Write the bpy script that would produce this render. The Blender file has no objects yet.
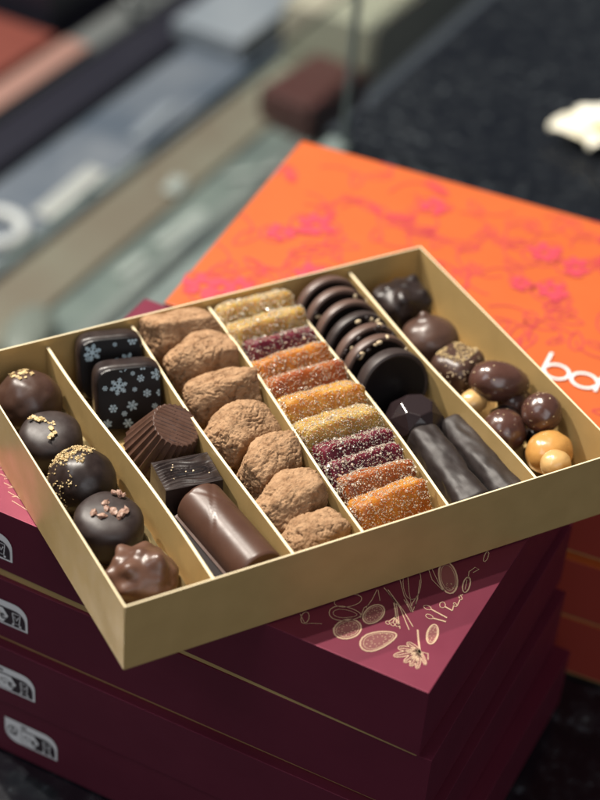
import bpy, bmesh, math, random
from mathutils import Vector, Matrix, noise
R = math.radians
random.seed(7)
scene = bpy.context.scene

# ------------------------------------------------------------------ camera, world, lamps
cam_d = bpy.data.cameras.new("camera"); cam = bpy.data.objects.new("camera", cam_d)
scene.collection.objects.link(cam); scene.camera = cam
PITCH, ROLL = 0.66875, 0.08879
fwd = Vector((0, math.cos(PITCH), -math.sin(PITCH))); rt = Vector((1, 0, 0)); up = rt.cross(fwd)
c_, s_ = math.cos(ROLL), math.sin(ROLL)
cr, cu = c_*rt + s_*up, -s_*rt + c_*up
m = Matrix((cr, cu, -fwd)).transposed().to_4x4(); m.translation = Vector((0, 0, .584))
cam.matrix_world = m
cam_d.sensor_fit = 'VERTICAL'; cam_d.sensor_height = 24; cam_d.lens = 1880.9/800*24
cam_d.clip_start = .02; cam_d.clip_end = 50
cam_d.dof.use_dof = True; cam_d.dof.focus_distance = .85; cam_d.dof.aperture_fstop = 3.2

w = bpy.data.worlds.new("World"); scene.world = w; w.use_nodes = True
w.node_tree.nodes["Background"].inputs[0].default_value = (.80, .90, 1, 1)
w.node_tree.nodes["Background"].inputs[1].default_value = .10
scene.view_settings.view_transform = 'Standard'; scene.view_settings.look = 'None'
scene.view_settings.exposure = 0; scene.view_settings.gamma = 1

def lamp(name, az, el, dist, size, watt, col, target=(.03, .70, 0)):
    d = bpy.data.lights.new(name, 'AREA'); d.shape = 'DISK'; d.size = size; d.energy = watt; d.color = col
    o = bpy.data.objects.new(name, d); scene.collection.objects.link(o)
    t = Vector(target); a, e = R(az), R(el)
    o.location = t + dist*Vector((-math.cos(a)*math.cos(e), math.sin(a)*math.cos(e), math.sin(e)))
    o.rotation_euler = (t-o.location).to_track_quat('-Z', 'Y').to_euler()
    return o
lamp("ceiling_spot", 45, 71, 2.6, .07, 16, (1, .93, .82))
lamp("ceiling_spot", 44, 64, 2.6, .05, 90, (1, .93, .83))
lamp("ceiling_spot", 30, 44.5, 2.6, .06, 72, (1, .92, .82))
lamp("added_fill_panel", -110, 32, 2.4, 1.6, 14, (.97, .97, 1))  # added soft fill from front right, brightens the tray's front wall
lamp("ceiling_panel", -35, 52, 2.2, .9, 8, (.90, .95, 1))

# ------------------------------------------------------------------ helpers
def link(o): scene.collection.objects.link(o); return o
def mesh(name, vs, fs, mats, parent=None, smooth=True, mi=None):
    me = bpy.data.meshes.new(name); me.from_pydata([tuple(v) for v in vs], [], fs); me.update()
    for m_ in (mats if isinstance(mats, (list, tuple)) else [mats]): me.materials.append(m_)
    if smooth:
        for p in me.polygons: p.use_smooth = True
    if mi:
        for p, k in zip(me.polygons, mi): p.material_index = k
    o = link(bpy.data.objects.new(name, me))
    if parent: o.parent = parent
    return o
def bmobj(name, bm, mats, parent=None, smooth=False):
    me = bpy.data.meshes.new(name); bm.to_mesh(me); bm.free()
    for m_ in (mats if isinstance(mats, (list, tuple)) else [mats]): me.materials.append(m_)
    if smooth:
        for p in me.polygons: p.use_smooth = True
    o = link(bpy.data.objects.new(name, me))
    if parent: o.parent = parent
    return o
def tag(o, label, cat, group=None, kind=None):
    if label: o['label'] = label
    if cat: o['category'] = cat
    if group: o['group'] = group
    if kind: o['kind'] = kind
    return o
def empty(name, M):
    o = link(bpy.data.objects.new(name, None)); o.matrix_world = M; o.empty_display_size = .01
    return o
def autosmooth(o, ang=35):
    md = o.modifiers.new("Bevel", 'BEVEL'); md.width = .0004; md.segments = 2; md.limit_method = 'ANGLE'; md.angle_limit = R(ang)
    md.harden_normals = False
def frame(x, y, rot, z=0): return Matrix.Translation((x, y, z)) @ Matrix.Rotation(rot, 4, 'Z')
TRAY = frame(-.06371, .54528, .54321, .0006)
def T(u, v, z, rz=0, rx=0, ry=0):
    return TRAY @ Matrix.Translation((u, v, z)) @ Matrix.Rotation(R(rz), 4, 'Z') @ Matrix.Rotation(R(rx), 4, 'X') @ Matrix.Rotation(R(ry), 4, 'Y')
def place(o, M): o.matrix_world = M; return o

def box_bm(lo, hi, bev=0, seg=2, bm=None):
    b = bmesh.new()
    bmesh.ops.create_cube(b, size=1)
    for v in b.verts:
        v.co = Vector([lo[i] + (v.co[i]+.5)*(hi[i]-lo[i]) for i in range(3)])
    if bev: bmesh.ops.bevel(b, geom=b.edges[:], offset=bev, segments=seg, profile=.5, affect='EDGES')
    if bm is None: return b
    me = bpy.data.meshes.new("tmp"); b.to_mesh(me); b.free(); bm.from_mesh(me); bpy.data.meshes.remove(me)
    return bm
def fbm(p, f, oct=3, h=.55):
    s = 0; a = 1
    for _ in range(oct):
        s += a*noise.noise(p*f); a *= h; f *= 2.03
    return s
def sphere(sub):
    b = bmesh.new(); bmesh.ops.create_icosphere(b, subdivisions=sub, radius=1)
    vs = [v.co.copy() for v in b.verts]; fs = [[v.index for v in f.verts] for f in b.faces]; b.free()
    return vs, fs
SPH = {k: sphere(k) for k in (2, 3, 4, 5, 6)}
def sq(x, e): return math.copysign(abs(x)**e, x)
def superell(d, ax, ex=1, ez=1):
    # d unit vector -> point on superellipsoid (rounded box for ex, ez < 1)
    lat = math.asin(max(-1, min(1, d.z))); lon = math.atan2(d.y, d.x)
    cl = sq(math.cos(lat), ez)
    return Vector((ax[0]*cl*sq(math.cos(lon), ex), ax[1]*cl*sq(math.sin(lon), ex), ax[2]*sq(math.sin(lat), ez)))
def boxy(d, ax, p=4.):
    # p-norm ball: evenly sampled rounded box
    n = (abs(d.x)**p + abs(d.y)**p + abs(d.z)**p)**(1/p)
    return Vector((ax[0]*d.x/n, ax[1]*d.y/n, ax[2]*d.z/n))
def lump(name, fn, mat, sub=5, parent=None):
    vs, fs = SPH[sub]
    return mesh(name, [fn(v) for v in vs], fs, mat, parent)
def surf_samples(o, n, cond=None, rnd=random):
    me = o.data; me.calc_loop_triangles(); vs = me.vertices
    tris = []; acc = []; s = 0
    for t in me.loop_triangles:
        if cond and not cond(t.normal, (vs[t.vertices[0]].co)): continue
        s += t.area; acc.append(s); tris.append(t)
    import bisect
    out = []
    for _ in range(n):
        t = tris[min(len(tris)-1, bisect.bisect(acc, rnd.random()*s))]
        a, b = rnd.random(), rnd.random()
        if a+b > 1: a, b = 1-a, 1-b
        p0, p1, p2 = (vs[i].co for i in t.vertices)
        out.append((p0 + a*(p1-p0) + b*(p2-p0), t.normal.copy()))
    return out
CUBE_F = [(0,1,3,2),(4,6,7,5),(0,4,5,1),(2,3,7,6),(0,2,6,4),(1,5,7,3)]
def grains(name, pts, smin, smax, mat, parent, flat=1., sink=.2, kind='stuff'):
    V = []; F = []
    for p, n in pts:
        s = random.uniform(smin, smax)
        q = Matrix.Rotation(random.uniform(0, 6.28), 3, Vector((random.gauss(0,1), random.gauss(0,1), random.gauss(0,1))).normalized())
        if flat < 1: q = n.to_track_quat('Z', 'Y').to_matrix() @ Matrix.Rotation(random.uniform(0, 6.28), 3, 'Z') @ Matrix.Rotation(random.uniform(-.5, .5), 3, 'X')
        b = len(V)
        for i in range(8):
            c = Vector(((i & 1)-.5, ((i >> 1) & 1)-.5, (i >> 2)-.5))
            c = Vector((c.x*random.uniform(.6, 1.2), c.y*random.uniform(.6, 1.2), c.z*random.uniform(.6, 1.2)*flat))
            V.append(p + n*s*(.5*flat-sink) + q @ (c*s))
        for f in CUBE_F: F.append([b+i for i in f])
    o = mesh(name, V, F, mat, parent, smooth=False)
    if kind: o['kind'] = kind
    return o

# ------------------------------------------------------------------ materials
def mat(name, col, rough=.5, metal=0, spec=.5, col2=None, nscale=200, bump=0, bscale=600, bdist=.0004, rvar=0, sss=0, sssr=(1,.5,.3), trans=0, coat=0, detail=4, lo=.35, hi=.65, coatr=.15):
    m_ = bpy.data.materials.new(name); m_.use_nodes = True; nt = m_.node_tree; b = nt.nodes["Principled BSDF"]
    b.inputs["Base Color"].default_value = (*col, 1); b.inputs["Roughness"].default_value = rough
    b.inputs["Metallic"].default_value = metal; b.inputs["Specular IOR Level"].default_value = spec
    b.inputs["Coat Weight"].default_value = coat; b.inputs["Coat Roughness"].default_value = coatr
    tc = nt.nodes.new("ShaderNodeTexCoord")
    def nz(scale, det=detail):
        n = nt.nodes.new("ShaderNodeTexNoise"); n.inputs["Scale"].default_value = scale; n.inputs["Detail"].default_value = det
        nt.links.new(tc.outputs["Object"], n.inputs["Vector"]); return n
    if col2:
        n = nz(nscale); r = nt.nodes.new("ShaderNodeMapRange"); r.inputs[1].default_value = lo; r.inputs[2].default_value = hi
        mx = nt.nodes.new("ShaderNodeMix"); mx.data_type = 'RGBA'
        mx.inputs[6].default_value = (*col, 1); mx.inputs[7].default_value = (*col2, 1)
        nt.links.new(n.outputs["Fac"], r.inputs[0]); nt.links.new(r.outputs[0], mx.inputs[0]); nt.links.new(mx.outputs[2], b.inputs["Base Color"])
    if rvar:
        n = nz(nscale*.7+40); r = nt.nodes.new("ShaderNodeMapRange"); r.inputs[1].default_value = .3; r.inputs[2].default_value = .7
        r.inputs[3].default_value = rough-rvar; r.inputs[4].default_value = rough+rvar
        nt.links.new(n.outputs["Fac"], r.inputs[0]); nt.links.new(r.outputs[0], b.inputs["Roughness"])
    if bump:
        n = nz(bscale, 6); bp = nt.nodes.new("ShaderNodeBump"); bp.inputs["Strength"].default_value = bump; bp.inputs["Distance"].default_value = bdist
        nt.links.new(n.outputs["Fac"], bp.inputs["Height"]); nt.links.new(bp.outputs[0], b.inputs["Normal"])
    if sss:
        b.inputs["Subsurface Weight"].default_value = sss; b.inputs["Subsurface Radius"].default_value = sssr; b.inputs["Subsurface Scale"].default_value = .010
    if trans: b.inputs['IOR'].default_value = 1.38; b.inputs["Transmission Weight"].default_value = trans
    return m_
DARK = mat("dark_chocolate", (.015, .009, .008), .36, col2=(.028, .018, .016), nscale=120, bump=.25, bscale=260, bdist=.0004, rvar=.05, spec=.45)
SATIN = mat("satin_dark_chocolate", (.023, .0145, .013), .46, col2=(.034, .023, .021), nscale=160, bump=.2, bscale=300, bdist=.0003, rvar=.06, spec=.45)
MID = mat("semi_dark_chocolate", (.048, .023, .016), .36, col2=(.060, .031, .022), nscale=150, bump=.25, bscale=260, bdist=.0004, rvar=.06, spec=.45)
MILK = mat("milk_chocolate", (.080, .038, .025), .33, col2=(.115, .058, .038), nscale=110, bump=.2, bscale=240, bdist=.0004, rvar=.05, spec=.45)
MILKL = mat("log_milk_chocolate", (.062, .029, .019), .36, col2=(.075, .036, .024), nscale=80, bump=.15, bscale=240, bdist=.0003, rvar=.05, spec=.4)
MILKD = mat("fluted_milk_chocolate", (.075, .037, .025), .42, col2=(.095, .050, .036), nscale=200, bump=.25, bscale=700, bdist=.0002, rvar=.05, spec=.4)
GLOSS = mat("glossy_black_chocolate", (.008, .006, .007), .16, bump=.06, bscale=200, bdist=.0003, spec=.5)
MATTEBLK = mat("matte_black_chocolate_face", (.006, .005, .006), .38, bump=.15, bscale=500, bdist=.0002, spec=.3)
COCOA = mat("cocoa_powder", (.37, .228, .130), .95, col2=(.22, .122, .064), nscale=260, bump=.7, bscale=800, bdist=.0012, spec=.1, detail=8, lo=.42, hi=.72)
GOLD = mat("gold_card", (.56, .385, .160), .42, metal=.25, col2=(.52, .355, .145), nscale=60, bump=.25, bscale=900, bdist=.00015, spec=.4, rvar=.07)
CREAM = mat("cut_card_edge", (.78, .66, .43), .6, bump=.2, bscale=1500, bdist=.0001)
WINE = mat("wine_laminated_card", (.165, .022, .047), .475, metal=.50, col2=(.150, .020, .043), nscale=30, bump=.08, bscale=1800, bdist=.0001, spec=.5, rvar=.03)
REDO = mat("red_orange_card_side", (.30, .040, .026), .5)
ORANGE = mat("orange_laminated_card", (.46, .092, .020), .44, col2=(.43, .085, .018), nscale=30, bump=.06, bscale=1800, bdist=.0001, spec=.5)
PINK = mat("magenta_print", (.46, .042, .066), .48, spec=.5)
PINKL = mat("coral_print", (.43, .040, .046), .50, spec=.5)
FOIL_MAT = mat("gold_foil_print", (.60, .42, .28), .42, metal=.3)
FOILT = mat("fig_tint_print", (.20, .055, .055), .5)
WHITE = mat("white_print", (.80, .78, .78), .5)
SILVER = mat("silver_grey_print", (.80, .79, .79), .5)
INK = mat("dark_print", (.030, .018, .024), .55)
FLAKE = mat("pale_blue_transfer_print", (.52, .64, .70), .5, col2=(.34, .47, .54), nscale=1500, lo=.4, hi=.6)
GFLAKE = mat("golden_crumb", (.38, .25, .10), .6, col2=(.58, .45, .24), nscale=900)
NIB = mat("cocoa_nib", (.20, .10, .07), .5, col2=(.36, .23, .17), nscale=400, bump=.4, bscale=900)
SEED = mat("pale_seed", (.66, .52, .33), .5)
SUGAR = mat("sugar_crystal", (.93, .86, .72), .20, trans=.72, spec=.6)
CARAMEL = mat("golden_sugar_coating", (.50, .255, .07), .27, col2=(.44, .215, .055), nscale=90, bump=.12, bscale=400, spec=.5, coat=.3, rvar=.04)
CARAMELP = mat("pale_golden_sugar_coating", (.54, .34, .135), .30, col2=(.49, .29, .105), nscale=90, bump=.12, bscale=400, spec=.5, coat=.3)
DRAGEE = mat("polished_brown_coating", (.070, .030, .022), .24, col2=(.085, .038, .028), nscale=140, bump=.25, bscale=330, bdist=.0004, spec=.5, coat=.5, coatr=.2)

# =================================================================== THE SETTING
def granite():
    m_ = bpy.data.materials.new("black_granite"); m_.use_nodes = True; nt = m_.node_tree; b = nt.nodes["Principled BSDF"]
    tc = nt.nodes.new("ShaderNodeTexCoord")
    n1 = nt.nodes.new("ShaderNodeTexNoise"); n1.inputs["Scale"].default_value = 85; n1.inputs["Detail"].default_value = 7; n1.inputs["Roughness"].default_value = .65
    n2 = nt.nodes.new("ShaderNodeTexNoise"); n2.inputs["Scale"].default_value = 9; n2.inputs["Detail"].default_value = 2
    v = nt.nodes.new("ShaderNodeTexVoronoi"); v.inputs["Scale"].default_value = 170
    for n in (n1, n2, v): nt.links.new(tc.outputs["Object"], n.inputs["Vector"])
    r = nt.nodes.new("ShaderNodeValToRGB"); e = r.color_ramp.elements
    e[0].position = .46; e[0].color = (.004, .005, .008, 1); e[1].position = .78; e[1].color = (.085, .100, .112, 1)
    k = e.new(.60); k.color = (.013, .015, .018, 1)
    a = nt.nodes.new("ShaderNodeMath"); a.operation = 'MULTIPLY_ADD'; a.inputs[1].default_value = .22; 
    nt.links.new(n2.outputs["Fac"], a.inputs[0]); 
    s = nt.nodes.new("ShaderNodeMath"); s.operation = 'MULTIPLY_ADD'; s.inputs[1].default_value = -.12; nt.links.new(v.outputs["Distance"], s.inputs[0]); nt.links.new(n1.outputs["Fac"], s.inputs[2])
    nt.links.new(s.outputs[0], a.inputs[2])
    sub = nt.nodes.new("ShaderNodeMath"); sub.operation = 'SUBTRACT'; sub.inputs[1].default_value = .04; nt.links.new(a.outputs[0], sub.inputs[0])
    nt.links.new(sub.outputs[0], r.inputs[0]); nt.links.new(r.outputs[0], b.inputs["Base Color"])
    b.inputs["Roughness"].default_value = .22
    return m_
GR = granite()
EDGE = frame(-.131, 1.013, R(64), -.1675)      # the edge where the stone counter meets the display case
sc = bmobj("stone_counter", box_bm((-1.6, -2.2, -.030), (2.6, -.004, 0), .002), GR); sc.matrix_world = EDGE; sc['kind'] = 'structure'
sc = bmobj("stone_counter", box_bm((-1.6, -.0038, -.030), (-.28, 1.4, 0), .002), GR); sc.matrix_world = EDGE; sc['kind'] = 'structure'

# glass display case on the counter, running away to the upper left of the stacks; local x = along, y = to the left
CASE = frame(-.1807, 1.397, R(64), -.450) @ Matrix.Scale(1.379, 4)
case = empty("display_case", CASE)
tag(case, "long sunken display case with shelves and rails beside the stone counter", "display case")
K_TAN = mat("brushed_shelf", (.145, .118, .090), .5, col2=(.200, .205, .165), nscale=4, bump=.2, bscale=40, lo=.40, hi=.60)
K_GREEN = mat("grey_green_liner", (.15, .175, .165), .4, col2=(.09, .11, .11), nscale=14, lo=.4, hi=.62)
K_BLUE = mat("blue_grey_rail", (.060, .080, .108), .45, col2=(.135, .155, .18), nscale=14)
K_BLACK = mat("black_rail", (.012, .012, .020), .4)
K_STEEL = mat("steel_rail", (.24, .26, .26), .4, metal=.6)
K_EDGE = mat("glass_edge", (.10, .13, .125), .35, col2=(.13, .16, .155), nscale=20)
K_OLIVE = mat("olive_grey_card", (.33, .32, .25), .5, col2=(.25, .25, .20), nscale=12)
K_PALE = mat("pale_blue_grey_card", (.19, .22, .25), .5, col2=(.14, .17, .20), nscale=14)
K_BROWN = mat("brown_red_box", (.065, .022, .020), .45)
K_COBALT = mat("off_white_ceramic", (.45, .48, .48), .4)
K_TAG = mat("dim_tag_card", (.30, .32, .31), .5)
K_DISH = mat("grey_dish", (.14, .15, .135), .5)
GLASS = bpy.data.materials.new("clear_glass"); GLASS.use_nodes = True
g = GLASS.node_tree.nodes["Principled BSDF"]; g.inputs["Base Color"].default_value = (.86, .93, .91, 1); g.inputs["Roughness"].default_value = .02; g.inputs["Transmission Weight"].default_value = 1; g.inputs["IOR"].default_value = 1.1
def cb(name, lo, hi, m_, bev=.002): return bmobj(name, box_bm(lo, hi, bev), m_, case)
cb("liner", (-.6, -.060, .0015), (.30, .038, .006), K_GREEN)
cb("shelf", (-.6, .038, .0015), (.95, .083, .010), K_TAN)
cb("price_rail", (-.6, .083, .0015), (.95, .150, .016), K_BLUE)
cb("black_rail", (-.6, .158, .0015), (.95, .196, .020), K_BLACK)
cb("steel_rail", (-.6, .198, .0015), (.95, .226, .026), K_STEEL, .006)
cb("coral_reflection", (-.6, .199, .0265), (.27, .222, .0290), mat("painted_coral_reflection", (.26, .15, .125), .4), .001)  # orange-pink reflection on the steel rail, painted as a thin coloured strip
cb("back_shelf", (-.6, .226, .0015), (.95, .60, .012), K_BLACK)
cb("glass_pane", (-.28, .0, .018), (.95, .004, .112), GLASS, 0)
tr_ = empty("counter_trim", EDGE); tag(tr_, "blue grey trim strip with thin upright post along the counter edge", "trim")
bmobj("strip", box_bm((-.28, -.026, .0004), (.30, -.005, .006), .002), K_EDGE, tr_)
bmobj("post", box_bm((.293, -.022, .0062), (.298, -.017, .26), .001), K_EDGE, tr_)
def on_case(s, t, z, rz=0): return CASE @ Matrix.Translation((s, t, z)) @ Matrix.Rotation(R(rz), 4, 'Z')
def price_card(s, t, z, L, W, label, m_=None, rz=0):
    e = empty("price_card", on_case(s, t, z, rz)); tag(e, label, "price card", "blurred price cards in the display case")
    bmobj("card", box_bm((-L/2, -W/2, 0), (L/2, W/2, .0016), .0005), m_ or K_TAG, e)
    bmobj("holder", box_bm((-L/2*.9, -W/2*.5, -.0014), (L/2*.9, W/2*.7, .0), 0), K_STEEL, e)
price_card(.095, .098, .0175, .075, .016, "pale price card lying on the blue grey rail at the far left", rz=2)
price_card(.215, .104, .0175, .06, .010, "narrow pale price card farther along the blue grey rail", K_PALE, rz=4)
price_card(.115, .018, .0075, .055, .011, "white price card on the green liner beside the orange box", K_TAG, rz=-4)
price_card(.055, .020, .0075, .03, .008, "short faint card nearest the camera on the green liner", K_TAG, rz=-3)
price_card(.155, .048, .0115, .022, .012, "small pale tag on the tan shelf of the case", K_TAG, rz=10)
price_card(.225, .000, .0075, .085, .006, "long thin pale strip beside the orange box corner", K_TAG, rz=-38)
# white ceramic ring on the left
V = []; F = []
nr, nc = 36, 12
for i in range(nr):
    for j in range(nc):
        a, b = 2*math.pi*i/nr, 2*math.pi*j/nc
        V.append(((.021+.0045*math.cos(b))*math.cos(a), (.021+.0045*math.cos(b))*math.sin(a), .0045+.0045*math.sin(b)))
        F.append((i*nc+j, ((i+1) % nr)*nc+j, ((i+1) % nr)*nc+(j+1) % nc, i*nc+(j+1) % nc))
tag(place(mesh("ceramic_ring", V, F, K_COBALT), on_case(.022, .112, .0165)), "white round ring standing out on the blue rail at left edge", "ring")
tag(place(lump("pale_pebble", lambda d: Vector((d.x*.03, d.y*.016, d.z*.008+.008)), K_DISH, 3), on_case(-.055, .028, .0065, 20)), "pale rounded shape at the left edge behind the gold tray", "dish")
def carton(name, s, t, z, L, W, H, m_, m2, label, rz=0):
    e = empty(name, on_case(s, t, z, rz)); tag(e, label, "box")
    bmobj("box_base", box_bm((-L/2+.001, -W/2+.001, 0), (L/2-.001, W/2-.001, H*.6), .001), m2, e)
    bmobj("lid", box_bm((-L/2, -W/2, H*.3), (L/2, W/2, H), .0015), m_, e)
    return e
K_CORAL = mat("faded_coral_card", (.17, .045, .032), .5, col2=(.14, .035, .025), nscale=20)
e = carton("card_box", .165, .275, .0125, .19, .10, .022, K_CORAL, K_BROWN, "brick red box with pale lettering at the upper left corner")
bmobj("pale_stripe", box_bm((-.03, .0, .0221), (.015, .007, .0226), 0), SILVER, e)
carton("card_box", .38, .30, .0125, .20, .11, .055, K_BLACK, K_BLACK, "black box behind the brick red box in the upper left corner")
carton("card_box", .315, .020, .0065, .080, .052, .030, K_BROWN, K_BROWN, "dark brown red box in the case beyond the orange box", rz=-6)
carton("card_box", .51, .036, .0105, .29, .084, .056, K_OLIVE, K_OLIVE, "olive grey carton at the top beside the black counter")
carton("card_box", .42, .130, .0165, .17, .066, .020, K_PALE, K_PALE, "pale blue grey carton lying on the price rail at the top")
carton("card_box", .50, -.004, .0105, .05, .034, .054, K_BROWN, K_BROWN, "rust brown box half out of view at the top edge") if False else None
e = carton("card_box", .62, .118, .0165, .12, .08, .03, K_CORAL, K_BROWN, "rust coloured carton seen at the very top of the case")
# small glass jars/hooks on the rail
for i, s in enumerate((.335, .36, .385)):
    o = lump("hook", lambda d: Vector((d.x*.006, d.y*.006, d.z*.010+.010)), K_STEEL, 3)
    tag(place(o, on_case(s, .205+.004*i, .0262)), ("nearest of the three silver knobs on the steel rail", "middle one of the three silver knobs on the steel rail", "farthest of the three silver knobs on the steel rail")[i], "knob", "silver knobs on the steel rail")

# pale paper flower on the granite
fe = empty("paper_flower", frame(.226, 1.318, .3, -.1670) @ Matrix.Scale(1.15, 4)); tag(fe, "cream paper flower lying on the black granite at right edge", "paper flower")
K_PAPER = mat("cream_paper", (.80, .76, .60), .7, col2=(.86, .85, .76), nscale=40, bump=.3, bscale=200)
for k in range(7):
    a = k*2*math.pi/7+.25; Lp = .036*(1+.18*math.sin(k*2.7)); V = []; F = []
    nx, ny = 10, 7
    for i in range(nx):
        for j in range(ny):
            s = i/(nx-1); q = (j/(ny-1)-.5)*2; wd = .017*math.sin(math.pi*min(.98, s*.85+.12))
            x, y, z = s*Lp, q*wd, .003+.010*s*(1-s)*2+.004*q*q+.003*math.sin(s*5+k)
            V.append((x*math.cos(a)-y*math.sin(a), x*math.sin(a)+y*math.cos(a), z+.0015*k % .004))
    for i in range(nx-1):
        for j in range(ny-1): F.append((i*ny+j, (i+1)*ny+j, (i+1)*ny+j+1, i*ny+j+1))
    p = mesh("petal", V, F, K_PAPER, fe); md = p.modifiers.new("s", 'SOLIDIFY'); md.thickness = .0008
lump("flower_centre", lambda d: Vector((d.x*.008, d.y*.008, d.z*.006+.010)), mat("ochre_centre", (.62, .40, .14), .8), 3, fe)

# =================================================================== BOX STACKS
def ribbon(V, F, pts, wd, z, flip=None):
    # flat ribbon in the xy plane at height z
    n = len(pts)
    P = [Vector(p) for p in pts]; b = len(V)
    for i, p in enumerate(P):
        d = (P[min(n-1, i+1)]-P[max(0, i-1)]); d = d.normalized() if d.length else Vector((1, 0))
        nn = Vector((-d.y, d.x))*wd/2
        V.append((p.x+nn.x, p.y+nn.y, z)); V.append((p.x-nn.x, p.y-nn.y, z))
    for i in range(n-1): F.append((b+2*i, b+2*i+1, b+2*i+3, b+2*i+2))
def open_box(name, L, W, H, m_, parent, th=.001, down=True, z0=0, inset=0, bev=.0005):
    x0, y0, x1, y1 = inset, inset, L-inset, W-inset
    v = [(x0,y0,z0),(x1,y0,z0),(x1,y1,z0),(x0,y1,z0),(x0,y0,z0+H),(x1,y0,z0+H),(x1,y1,z0+H),(x0,y1,z0+H)]
    f = [(0,1,5,4),(1,2,6,5),(2,3,7,6),(3,0,4,7)]
    f.append((4,5,6,7) if down else (3,2,1,0))
    o = mesh(name, v, f, m_, parent, smooth=False)
    md = o.modifiers.new("thick", 'SOLIDIFY'); md.thickness = th; md.offset = -1
    if isinstance(m_, (list, tuple)): md.material_offset_rim = 1
    if bev:
        b = o.modifiers.new("bev", 'BEVEL'); b.width = bev; b.segments = 2; b.limit_method = 'ANGLE'; b.angle_limit = R(40)
    return o
def poly(name, pts, y, m_, parent):      # flat polygon on the front face (x, z)
    return mesh(name, [(p[0], y, p[1]) for p in pts], [list(range(len(pts)))], m_, parent, smooth=False)
def arc(cx, cz, r, a0, a1, n=8): return [(cx+r*math.cos(R(a0+(a1-a0)*i/n)), cz+r*math.sin(R(a0+(a1-a0)*i/n))) for i in range(n+1)]
def merge_polys(name, items, mats, parent):
    V = []; F = []; MI = []
    for pts, y, k in items:
        b = len(V); V += [(p[0], y, p[1]) for p in pts]; F.append(list(range(b, b+len(pts)))); MI.append(k)
    return mesh(name, V, F, mats, parent, smooth=False, mi=MI)
def stroke_polys(pts, wd, y, k, closed=False):
    V = []; F = []
    ribbon(V, F, pts+[pts[0]] if closed else pts, wd, 0)
    return [([(V[i][0], V[i][1]) for i in (f[0], f[1], f[2], f[3])], y, k) for f in F]
def sorting_mark(parent, x, z):
    W_, H_, r = .0312, .0158, .0075
    out = [(x, z+H_)] + [(x+W_-r+p[0], z+H_-r+p[1]) for p in arc(0, 0, r, 90, 0)] + [(x+W_, z)] + [(x+r+p[0], z+r+p[1]) for p in arc(0, 0, r, 270, 180)]
    it = [(out[::-1], -.0003, 0)]
    # left figure in a ring
    cx, cz = x+.0048, z+.0082
    it += stroke_polys(arc(cx, cz, .0030, 0, 330, 18), .0006, -.0005, 1)
    it += [(arc(cx-.0002, cz+.0015, .0008, 0, 330, 8), -.0005, 1)]
    it += stroke_polys([(cx-.0002, cz+.0008), (cx-.0008, cz-.0016), (cx+.0012, cz-.0014), (cx+.0020, cz+.0004)], .0008, -.0006, 1)
    it += [([(cx+.0008, cz-.0024), (cx+.0026, cz-.0020), (cx+.0018, cz-.0008)], -.0005, 1)]
    # country tab
    it += [([(x+.0098, z+.0128), (x+.0130, z+.0128), (x+.0130, z+.0144), (x+.0098, z+.0144)][::-1], -.0005, 1)]
    it += stroke_polys([(x+.0104, z+.0132), (x+.0104, z+.0140), (x+.0112, z+.0140)], .0003, -.0007, 0)
    it += stroke_polys([(x+.0118, z+.0132), (x+.0118, z+.0140), (x+.0125, z+.0138), (x+.0119, z+.0136), (x+.0126, z+.0132)], .0003, -.0007, 0)
    # dark field on the right, light arrow panel on top
    dk = [(x+.0098, z+.0118)] + [(x+W_-.0012-.0060+p[0], z+.0118-.006+p[1]) for p in arc(0, 0, .006, 90, 0)] + [(x+W_-.0012, z+.0012), (x+.0128, z+.0012)] + [(x+.0098+.003+p[0], z+.0042+p[1]) for p in arc(0, 0, .003, 250, 180)]
    it += [(dk[::-1], -.0005, 1)]
    lt = [(x+.0102, z+.0112), (x+.0176, z+.0112), (x+.0206, z+.0066), (x+.0176, z+.0018), (x+.0130, z+.0018)] + [(x+.0130+p[0], z+.0046+p[1]) for p in arc(0, 0, .0028, 260, 180)]
    it += [(lt[::-1], -.0007, 0)]
    # carton icon
    it += stroke_polys([(x+.0118, z+.0080), (x+.0150, z+.0088), (x+.0172, z+.0074), (x+.0142, z+.0064)], .0003, -.0009, 1, True)
    it += stroke_polys([(x+.0118, z+.0080), (x+.0119, z+.0060), (x+.0143, z+.0046), (x+.0142, z+.0064)], .0003, -.0009, 1)
    for k in range(3): it += stroke_polys(arc(x+.0178, z+.0058, .0007+.0005*k, 40*k, 290+30*k, 10), .00035, -.0009, 1)
    # bin icon
    bx, bz = x+.0252, z+.0036
    it += stroke_polys([(bx-.0022, bz+.0066), (bx+.0022, bz+.0066), (bx+.0015, bz), (bx-.0015, bz)], .0005, -.0007, 0, True)
    it += stroke_polys([(bx-.0012, bz+.0048), (bx+.0, bz+.0022), (bx+.0013, bz+.0050)], .0005, -.0007, 0)
    for s in (-1, 1): it += [(arc(bx+s*.0020, bz-.0010, .0007, 0, 330, 8), -.0007, 0)]
    return merge_polys("sorting_mark", it, [SILVER, INK], parent)
L1, W1, HB = .2478, .1802, .041
def gift_box(nm, L, W, lid_m, M, label, cat, group, mark=None, H=.041, gl=.0025, gr=.0025, ins=.0016):
    e = empty(nm, M); tag(e, label, cat, group)
    lid = open_box("lid", L, W, H-gl, lid_m, e, th=.0009, z0=gl, bev=.0007)
    for i in (1, 2): lid.data.vertices[i].co.z = gr
    open_box("box_tray", L, W, H-.0025, GOLD, e, th=.0009, down=False, z0=0, inset=ins)
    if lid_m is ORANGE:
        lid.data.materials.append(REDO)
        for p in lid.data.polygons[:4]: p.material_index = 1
    if mark is not None: sorting_mark(e, *mark)
    return e
MB = frame(-.16088, .65004, -.42328)
def mbox(xc, yc, rot, ztop, HB=HB):   # corner given = front right, in the top box's own frame
    return MB @ Matrix.Translation((xc, yc, ztop-HB)) @ Matrix.Rotation(rot, 4, 'Z') @ Matrix.Translation((-L1, 0, 0))
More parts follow.
